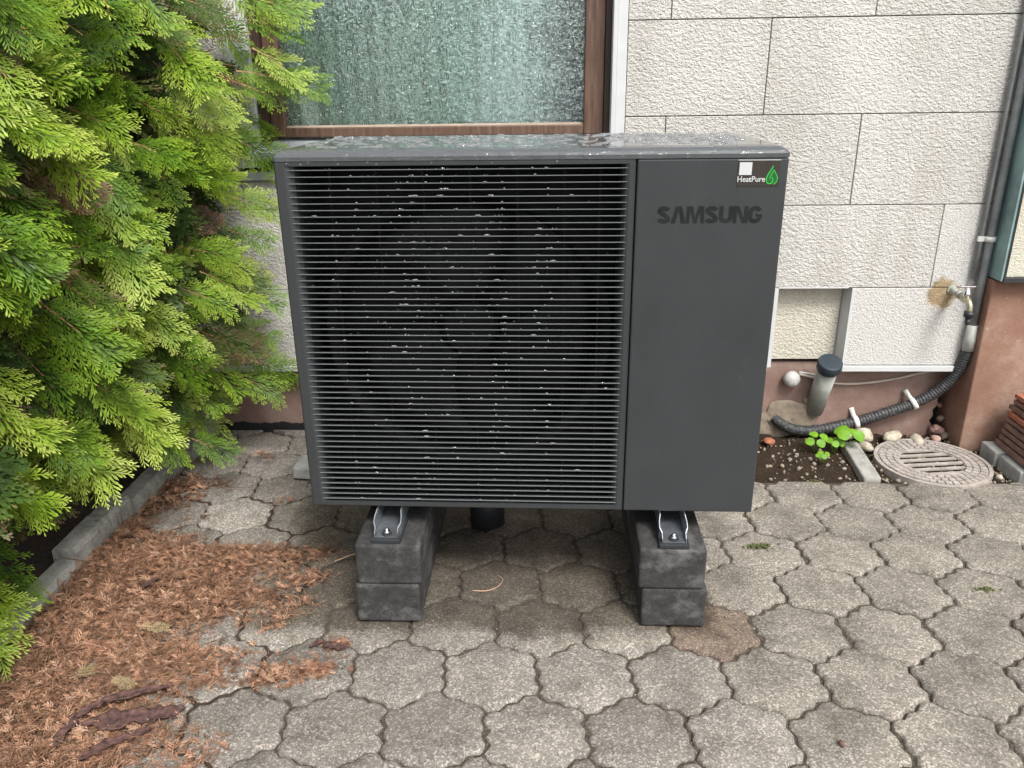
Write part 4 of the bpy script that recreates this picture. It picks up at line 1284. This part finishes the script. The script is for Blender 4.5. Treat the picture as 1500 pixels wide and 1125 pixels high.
# trunks and limbs
for k, (tx, ty) in enumerate([(-1.25, 0.75), (-1.27, 0.15), (-1.24, -0.5)]):
    m = MB(); m.tube(curve_pts([(tx - HO.x, ty - HO.y, 0.0), (tx - HO.x + 0.03, ty - HO.y, 0.8), (tx - HO.x - 0.02, ty - HO.y + 0.03, 1.7), (tx - HO.x, ty - HO.y, 2.3)], 10), np.linspace(0.05, 0.012, 10), 9)
    m.build('trunk', M['bark'], hedge)
lm = MB()
for k in range(150):
    ty = hr.choice([0.75, 0.15, -0.5]); z = hr.uniform(0.08, 2.1)
    y = ty + hr.uniform(-0.38, 0.36); zz = z + hr.uniform(-0.05, 0.25)
    if y > 1.0: y = 1.0
    e = Vector((face_x(y, zz) - hr.uniform(-0.06, 0.10), y, zz))
    a = Vector((-1.25, ty, z)); mid = a.lerp(e, 0.55) + Vector((0, 0, hr.uniform(-0.06, 0.06)))
    lm.tube(curve_pts([a - HO, mid - HO, e - HO], 7), np.linspace(0.010, 0.0022, 7), 5, cap=False)
lm.build('limbs', M['bark'], hedge)['kind'] = 'stuff'
def orient(out, roll_, rnd):
    """x axis along growth direction, z axis the spray face"""
    x = Vector(out).normalized()
    zref = Vector((0.35, -0.75, 0.60)) + Vector((rnd.gauss(0, 0.38), rnd.gauss(0, 0.38), rnd.gauss(0, 0.38)))
    z = (zref - x * zref.dot(x)).normalized()
    y = z.cross(x)
    return Matrix((x, y, z)).transposed()
NV = 12
sv = [spray(0.15 + 0.010 * k, 100 + k, 8 + (k % 3)) for k in range(NV)]
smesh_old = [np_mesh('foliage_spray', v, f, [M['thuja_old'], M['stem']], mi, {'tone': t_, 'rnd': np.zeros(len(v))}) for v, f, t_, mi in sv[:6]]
smesh_dead = [np_mesh('foliage_spray', v, f, [M['litter'], M['stem']], mi, {'tone': t_, 'rnd': np.zeros(len(v))}) for v, f, t_, mi in sv[:3]]
smesh = [np_mesh('foliage_spray', v, f, [M['thuja'], M['stem']], mi, {'tone': t_, 'rnd': np.zeros(len(v))}) for v, f, t_, mi in sv]
def growth(rnd, y, z):
    endk = smooth(0.8, 1.1, y)
    return Vector((0.78 + rnd.gauss(0, 0.25), -0.42 + 0.55 * endk + rnd.gauss(0, 0.30), -0.40 + rnd.gauss(0, 0.28)))
# the outermost sprays, each its own part
placed = 0
cand = []
for k in range(200):
    y = -0.20 + 1.24 * hr.random(); z = 0.20 + 1.62 * hr.random()
    best = None
    for q in range(6):      # blue-noise-like spread
        y_, z_ = -0.22 + 1.27 * hr.random(), 0.33 + 1.54 * hr.random()
        dmin = min([((y_ - a) ** 2 + (z_ - b) ** 2) for a, b in cand] or [9])
        if best is None or dmin > best[0]: best = (dmin, y_, z_)
    cand.append(best[1:])
for (y, z) in cand:
    x = face_x(y, z) + hr.uniform(-0.09, 0.05)
    sc = hr.uniform(0.8, 1.25)
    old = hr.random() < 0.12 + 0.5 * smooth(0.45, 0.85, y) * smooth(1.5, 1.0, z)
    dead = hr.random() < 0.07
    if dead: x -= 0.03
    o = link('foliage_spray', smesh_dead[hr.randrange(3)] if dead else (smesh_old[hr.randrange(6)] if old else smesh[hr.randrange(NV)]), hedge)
    if dead: o['label'] = 'dead brown spray'
    mtx = orient(growth(hr, y, z), 0, hr).to_4x4() @ Matrix.Scale(sc, 4)
    mtx.translation = Vector((x - 0.06, y, z)) - HO
    o.matrix_local = mtx
# sprigs that reach past the far end, over the window and the wall
for (x, y, z, gx, gy, gz, sc) in [(-0.50, 1.02, 1.82, 0.9, 0.0, -0.35, 1.25), (-0.42, 1.03, 1.80, 0.8, -0.1, -0.2, 1.15), (-0.45, 1.02, 1.72, 0.9, 0.0, -0.15, 1.1), (-0.36, 1.0, 1.62, 0.85, -0.1, -0.42, 1.0),
                              (-0.44, 1.03, 1.545, 0.95, 0.0, -0.05, 1.15), (-0.42, 1.02, 1.50, 0.9, 0.0, -0.35, 1.0), (-0.35, 1.02, 1.53, 0.95, -0.05, -0.12, 0.9), (-0.48, 1.02, 1.45, 0.6, 0.0, -0.65, 0.9),
                              (-0.56, 1.0, 1.12, 0.9, 0, -0.3, 0.9), (-0.55, 1.0, 0.98, 0.9, 0, -0.35, 0.9), (-0.56, 1.0, 0.80, 0.85, 0, -0.4, 0.9), (-0.60, 1.0, 0.62, 0.85, 0, -0.35, 1.0),
                              (-0.58, 1.0, 0.48, 0.9, 0, -0.4, 1.05), (-0.62, 0.98, 0.40, 0.9, -0.1, -0.3, 1.0), (-0.70, 0.7, 0.24, 0.85, -0.2, -0.25, 1.0), (-0.90, 0.30, 0.42, 0.8, -0.3, -0.3, 1.0),
                              (-0.98, 0.05, 0.40, 0.75, -0.4, -0.3, 1.0), (-0.99, -0.08, 0.26, 0.75, -0.3, -0.35, 1.1), (-1.0, -0.2, 0.26, 0.7, -0.4, -0.35, 1.1), (-0.97, -0.20, 0.20, 0.75, -0.25, -0.22, 1.1), (-0.98, -0.30, 0.22, 0.8, -0.2, -0.40, 1.15), (-0.99, -0.10, 0.20, 0.8, -0.3, -0.2, 0.95), (-1.0, -0.36, 0.26, 0.8, -0.2, -0.3, 1.1), (-0.90, 0.55, 0.36, 0.8, -0.2, -0.3, 1.0)]:
    o = link('foliage_spray', smesh[hr.randrange(NV)], hedge)
    mtx = orient((gx, gy, gz), 0, hr).to_4x4() @ Matrix.Scale(sc, 4)
    mtx.translation = Vector((x, y, z)) - HO
    o.matrix_local = mtx
# the mass of foliage behind
lo = [spray(0.15 + 0.012 * k, 300 + k, 9, detail=(k < 3)) for k in range(6)]
Vs, Fs, Ts, Rn, Ms = [], [], [], [], []
off = 0
def scatter(count, ylo, yhi, zlo, zhi, dlo, dhi, which, tone_shift):
    global off
    for k in range(count):
        y = ylo + (yhi - ylo) * hr.random(); z = zlo + (zhi - zlo) * hr.random()
        x = face_x(y, z) - hr.uniform(dlo, dhi)
        v, f, t_, mi = lo[hr.choice(which)]
        A = np.array(orient(growth(hr, y, z), 0, hr)) * hr.uniform(0.75, 1.2)
        Vs.append(v @ A.T + np.array([x - HO.x, y - HO.y, z - HO.z])); Fs.append(f + off); off += len(v)
        Ts.append(t_); Rn.append(np.full(len(v), hr.random())); Ms.append(mi * 1)
    return
scatter(110, -0.35, 1.06, 0.32, 1.95, 0.07, 0.18, [0, 1, 2], 0)
n_a = len(Fs)
mass = np_mesh('foliage_mass', np.concatenate(Vs), np.concatenate(Fs), [M['thuja'], M['stem']], np.concatenate(Ms), {'tone': np.concatenate(Ts), 'rnd': np.concatenate(Rn)})
link('foliage_mass', mass, hedge)['kind'] = 'stuff'
Vs, Fs, Ts, Rn, Ms = [], [], [], [], []; off = 0
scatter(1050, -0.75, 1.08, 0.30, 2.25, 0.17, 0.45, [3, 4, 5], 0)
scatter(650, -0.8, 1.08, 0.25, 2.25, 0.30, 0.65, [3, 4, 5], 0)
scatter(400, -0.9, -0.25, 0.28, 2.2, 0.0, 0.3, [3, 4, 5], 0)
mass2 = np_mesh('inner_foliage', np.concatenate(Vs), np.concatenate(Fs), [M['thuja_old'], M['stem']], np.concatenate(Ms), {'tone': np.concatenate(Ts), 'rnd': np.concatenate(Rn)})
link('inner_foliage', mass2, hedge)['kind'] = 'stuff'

# ================================================================== LEAF LITTER
def litter_density(x, y):
    edge = -0.33 + 0.30 * smooth(0.35, 0.10, abs(y - 0.10)) * 0.9
    if y < -0.22: edge = -0.16 + 0.04 * math.sin(y * 20)
    if y > 0.30: edge = -0.56 - 0.22 * smooth(0.3, 0.95, y)
    n_ = 0.22 * mnoise.noise(Vector((x * 5, y * 5, 2))) + 0.12 * mnoise.noise(Vector((x * 13, y * 13, 5)))
    return (edge - x + n_) / 0.22
def litter_h(x, y):
    dn = min(1.5, max(0, litter_density(x, y) - 0.25))
    return 0.001 + 0.007 * dn + 0.014 * smooth(-0.55, -0.83, x) * min(1, dn)
# humus mound under it
vs, fs, idx = [], [], {}
nx, ny = 70, 130
for j in range(ny + 1):
    for i in range(nx + 1):
        x = -0.836 + 0.75 * i / nx; y = -0.85 + 1.85 * j / ny
        vs.append((x, y, litter_h(x, y) - 0.010 + 0.004 * mnoise.noise(Vector((x * 50, y * 50, 1)))))
for j in range(ny):
    for i in range(nx):
        a = j * (nx + 1) + i
        fs.append((a, a + 1, a + nx + 2, a + nx + 1))
m = MB(); m.add(vs, fs, 0, True)
litter = m.build('leaf_litter', M['humus'])
tag(litter, 'brown fallen conifer needles covering the paving beside the kerb', 'leaf litter', kind='stuff')
def mini_spray(seed):
    rr = random.Random(seed)
    V, F, T = [], [], []
    L = rr.uniform(0.020, 0.046)
    def k_(p, d, ln, w):
        lat = Vector((-d.y, d.x, 0)).normalized() * w
        k = len(V); V.extend([p, p + d * ln * 0.5 - lat + Vector((0, 0, 0.001)), p + d * ln, p + d * ln * 0.5 + lat])
        T.extend([rr.random() * 0.3 + 0.3] * 4); F.append((k, k + 1, k + 2, k + 3))
    k_(Vector((0, 0, 0)), Vector((1, 0.05, 0.05)).normalized(), L, 0.0012)
    for i in range(rr.randrange(5, 10)):
        s = 0.15 + 0.8 * i / 9; an = R(rr.uniform(30, 55)) * (1 if i % 2 else -1)
        k_(Vector((L * s, 0, 0.001 * rr.random())), Vector((math.cos(an), math.sin(an), rr.uniform(-0.1, 0.25))).normalized(), L * 0.42 * rr.uniform(0.6, 1.2), 0.0015)
    return np.array([v[:] for v in V]), np.array(F), np.array(T)
minis = [mini_spray(k) for k in range(14)]
def needle(seed):
    rr = random.Random(seed); L = rr.uniform(0.012, 0.042); w = rr.uniform(0.0005, 0.0012); b = rr.uniform(-0.004, 0.004)
    V = np.array([(0, -w, 0), (L / 2, b - w, 0.001), (L / 2, b + w, 0.001), (0, w, 0), (L, 2.4 * b - w * 0.3, 0), (L, 2.4 * b + w * 0.3, 0)])
    return V, np.array([(0, 1, 2, 3), (1, 4, 5, 2)]), np.full(6, 0.4)
needles = [needle(k) for k in range(20)]
def place_bits(name, pool, spots, mats, parent=None, zrand=0.3):
    Vs, Fs, Ts, Rn = [], [], [], []; off = 0
    for (x, y, z, s) in spots:
        v, f, t_ = pool[dr.randrange(len(pool))]
        a = dr.uniform(0, 2 * math.pi)
        e = Matrix.Rotation(a, 3, 'Z') @ Matrix.Rotation(dr.gauss(0, zrand), 3, 'Y') @ Matrix.Rotation(dr.gauss(0, zrand), 3, 'X')
        Vs.append(v @ (np.array(e) * s).T + np.array([x, y, z])); Fs.append(f + off); off += len(v)
        Ts.append(t_); Rn.append(np.full(len(v), dr.random()))
    me = np_mesh(name, np.concatenate(Vs), np.concatenate(Fs), mats, None, {'tone': np.concatenate(Ts), 'rnd': np.concatenate(Rn)})
    return link(name, me, parent)
sp1, sp2 = [], []
while len(sp1) < 7500:
    x, y = dr.uniform(-0.835, 0.12), dr.uniform(-0.85, 1.0)
    if dr.random() < litter_density(x, y) * 0.9: sp1.append((x, y, litter_h(x, y) + dr.uniform(0, 0.005), dr.uniform(0.6, 1.3)))
while len(sp2) < 17000:
    x, y = dr.uniform(-0.835, 0.16), dr.uniform(-0.85, 0.95)
    if dr.random() < litter_density(x, y) * 0.8 + 0.05: sp2.append((x, y, litter_h(x, y) + dr.uniform(0, 0.006), dr.uniform(0.7, 1.4)))
for (cx_, cy_, r_, n_) in ((0.03, -0.315, 0.075, 200), (-0.06, -0.33, 0.07, 160), (0.09, -0.205, 0.03, 70), (-0.08, 0.12, 0.06, 120), (-0.62, 0.75, 0.07, 70), (-0.52, 1.0, 0.05, 40), (-0.32, 0.62, 0.05, 16), (-0.25, 0.98, 0.05, 20)):
    for k in range(n_):
        sp1.append((dr.gauss(cx_, r_ * 0.55), dr.gauss(cy_, r_ * 0.35), 0.003 + abs(dr.gauss(0, 0.004)), dr.uniform(0.5, 1.1)))
b1 = place_bits('fallen_spray', minis, sp1, [M['litter']], litter); b1['kind'] = 'stuff'
b2 = place_bits('fallen_needle', needles, sp2, [M['litter']], litter, 0.2); b2['kind'] = 'stuff'
# single dry sprays one can pick out
def dead_spray(x, y, z, L, rz, mat, label):
    v, f, t_, mi = spray(0.17, int(1000 * abs(x) + 77 * abs(y) * 10), 7, 0.36)
    v = v * np.array([1, 1, 0.5]) * (L / 0.14)
    me = np_mesh('fallen_sprig', v, f, [M[mat], M['twig_pale']], mi, {'tone': t_, 'rnd': np.full(len(v), 0.3)})
    o = link('fallen_sprig', me, None, (x, y, z)); o.rotation_euler = (0.15, 0.08, rz)
    tag(o, label, 'sprig')
dead_spray(-0.50, -0.165, 0.030, 0.065, 0.1, 'litter_pale', 'pale straw coloured sprig lying on brown litter right of the kerb')
dead_spray(-0.62, -0.245, 0.034, 0.07, -0.15, 'litter_red', 'reddish brown sprig lying on litter below the pale sprig')
dead_spray(-0.47, -0.375, 0.030, 0.055, -0.4, 'litter_pale', 'pale yellow sprig on the litter above the bark strips')
dead_spray(-0.58, -0.385, 0.030, 0.06, 0.9, 'litter_pale', 'whitish sprig at upper left of the bark strips')
dead_spray(0.02, -0.315, 0.016, 0.08, 0.1, 'litter_red', 'orange brown sprig at the tip of the litter patch on paving')
def strip(pts, w, label, mat='bark_red', name='bark_strip'):
    P = [q - Vector((0, 0, 0.015 if pts[0][0] < -0.2 else 0)) for q in curve_pts(pts, 30)]
    vs, fs = [], []
    NW = 9
    sd0 = w * 900
    for i, p in enumerate(P):
        d = (P[min(i + 1, 29)] - P[max(i - 1, 0)]).normalized()
        lat = Vector((-d.y, d.x, 0)).normalized()
        ends = min(1, 0.25 + min(i, 29 - i) / 5)
        wl_ = w * ends * (0.5 + 0.45 * mnoise.noise(Vector((i * 0.35, sd0, 0))) + 0.16 * mnoise.noise(Vector((i * 1.7, sd0, 3))))
        wr_ = w * ends * (0.5 + 0.45 * mnoise.noise(Vector((i * 0.35, sd0, 8))) + 0.16 * mnoise.noise(Vector((i * 1.7, sd0, 11))))
        for q in range(NW):
            u = q / (NW - 1)
            zz = 0.003 * mnoise.noise(Vector((i * 0.12, u * 5.5, sd0))) + 0.0022 * mnoise.noise(Vector((i * 0.9, u * 9, sd0))) + 0.010 * (u - 0.5) ** 2
            vs.append(p + lat * (wl_ * u - wr_ * (1 - u)) + Vector((0, 0, zz)))
    for i in range(29):
        for q in range(NW - 1):
            a = i * NW + q; fs.append((a, a + 1, a + NW + 1, a + NW))
    m = MB(); m.add(vs, fs, 0, True)
    o = m.build(name, M[mat]); sd = o.modifiers.new('thick', 'SOLIDIFY'); sd.thickness = 0.0009
    tag(o, label, 'bark' if name == 'bark_strip' else 'leaf')
    return o
strip([(-0.47, -0.535, 0.035), (-0.38, -0.52, 0.042), (-0.30, -0.49, 0.035), (-0.235, -0.465, 0.026)], 0.045, 'widest reddish brown bark strip on the litter near bottom edge')
strip([(-0.50, -0.52, 0.04), (-0.45, -0.475, 0.048), (-0.39, -0.435, 0.044), (-0.30, -0.385, 0.03)], 0.024, 'narrow reddish bark strip slanting above the widest strip')
strip([(-0.42, -0.64, 0.03), (-0.37, -0.60, 0.040), (-0.32, -0.56, 0.034), (-0.29, -0.535, 0.030)], 0.028, 'short bark strip below the widest strip at bottom edge')
strip([(-0.50, -0.60, 0.03), (-0.487, -0.56, 0.044), (-0.485, -0.52, 0.042), (-0.50, -0.49, 0.030)], 0.022, 'small upright bark curl left of the other strips')
strip([(-0.585, 0.005, 0.04), (-0.572, 0.03, 0.046), (-0.56, 0.06, 0.046), (-0.545, 0.085, 0.036)], 0.018, 'small purple brown bark piece alone in the middle of the litter')
strip([(0.015, -0.215, 0.006), (0.05, -0.21, 0.016), (0.09, -0.222, 0.014), (0.13, -0.212, 0.006)], 0.026, 'curled dark red dry leaf on paving left of the front block', name='dry_leaf')
# lone twigs
for pts_, rr_, lb in [([(0.455, 0.06, 0.004), (0.50, 0.055, 0.007), (0.535, 0.08, 0.006), (0.548, 0.12, 0.005), (0.528, 0.145, 0.004)], 0.0017, 'curved pale twig on paving between the support blocks'),
                      ([(-0.72, 0.06, 0.09), (-0.80, 0.08, 0.088), (-0.87, 0.10, 0.085), (-0.90, 0.13, 0.084)], 0.002, 'thin dark twig lying across the kerb'),
                      ([(-0.02, 0.21, 0.006), (0.04, 0.25, 0.010), (0.09, 0.27, 0.008), (0.125, 0.262, 0.004)], 0.0018, 'reddish twig on paving left of the upper support block'),
                      ([(-0.60, -0.39, 0.04), (-0.52, -0.375, 0.046), (-0.45, -0.36, 0.045), (-0.37, -0.34, 0.035)], 0.0015, 'long thin twig lying across the brown litter')]:
    m = MB(); m.tube(curve_pts(pts_, 14), np.linspace(rr_, rr_ * 0.5, 14), 6)
    tag(m.build('twig', M['twig_pale' if 'pale' in lb or 'reddish' in lb else 'bark']), lb, 'twig')
tag(rock('seed', (0.008, 0.012, 0.006), 3, 'bark', (1.39, -0.535, 0.006), 0.3, sub=1), 'small dark seed on paving stone at lower right', 'seed')

# grit, chips and moss
def grit_mesh(name, spots, mat):
    bm = bmesh.new(); bmesh.ops.create_icosphere(bm, subdivisions=1, radius=1)
    bv = np.array([v.co[:] for v in bm.verts]); bf = np.array([[v.index for v in f.verts] for f in bm.faces]); bm.free()
    it = np.array(spots)
    jit = 1 + 0.5 * (rng.random((len(it), len(bv), 1)) - 0.5)
    sc = it[:, None, 3:4] * (0.5 + rng.random((len(it), 1, 3)))
    V = (bv[None] * jit * sc + it[:, None, 0:3]).reshape(-1, 3)
    F = (bf[None] + (np.arange(len(it)) * len(bv))[:, None, None]).reshape(-1, 3)
    return np_mesh(name, V, F, [M[mat]], None, {'rnd': np.repeat(rng.random(len(it)), len(bv)), 'tone': np.full(len(V), 0.5)})
sp = []
for k in range(2600):
    x, y = dr.uniform(-0.4, 2.5), dr.uniform(-0.95, 0.80)
    # keep to the joints: distance to the nearest lattice centre must be large
    gx = (x - LX); gy = (y - LY)
    best = 9
    for rr_ in (round(-gy / PY), round(-gy / PY) - 1, round(-gy / PY) + 1):
        cc = round(gx / PX - (0.5 if rr_ % 2 else 0))
        best = min(best, math.hypot(gx - (cc + (0.5 if rr_ % 2 else 0)) * PX, gy + rr_ * PY))
    if best > 0.116: sp.append((x, y, -0.009, dr.choice([0.0016, 0.002, 0.003])))
    elif dr.random() < 0.03: sp.append((x, y, 0.001, dr.choice([0.0012, 0.0018, 0.0025])))
for (cx_, cy_, n_) in ((0.33, -0.1, 14), (1.2, -0.03, 14), (1.3, 0.0, 12)):
    for k in range(n_): sp.append((dr.gauss(cx_, 0.05), dr.gauss(cy_, 0.05), 0.002, dr.uniform(0.0015, 0.004)))
gr = link('joint_grit', grit_mesh('joint_grit', sp, 'grit')); tag(gr, 'fine grit and chips lying in the paving joints', 'grit', kind='stuff')
sp = [(x, y, soil_z(x, y) + 0.002, dr.choice([0.002, 0.003, 0.005, 0.009])) for x, y in ((dr.uniform(1.44, 1.96), dr.uniform(0.825, 1.28)) for _ in range(190))]
sp += [(x, y, soil_z(x, y) + 0.004, dr.choice([0.003, 0.005, 0.009])) for x, y in ((dr.uniform(2.03, 2.56), dr.uniform(0.82, 1.29)) for _ in range(420))]
gr = link('soil_chips', grit_mesh('soil_chips', sp, 'grit')); tag(gr, 'pale wood chips and gravel scattered on the dark soil', 'chips', kind='stuff')
sp = []
for (cx_, cy_, r_, n_) in ((1.415, 0.335, 0.022, 160), (2.05, 0.10, 0.014, 60), (1.75, 0.81, 0.012, 30)):
    for k in range(n_): sp.append((dr.gauss(cx_, r_), dr.gauss(cy_, r_ * 0.35), -0.003 + dr.uniform(0, 0.007), dr.uniform(0.002, 0.004)))
gr = link('moss', grit_mesh('moss', sp, 'moss')); tag(gr, 'small green moss tufts in the paving joints', 'moss', kind='stuff')
print('pavers', n_pav)
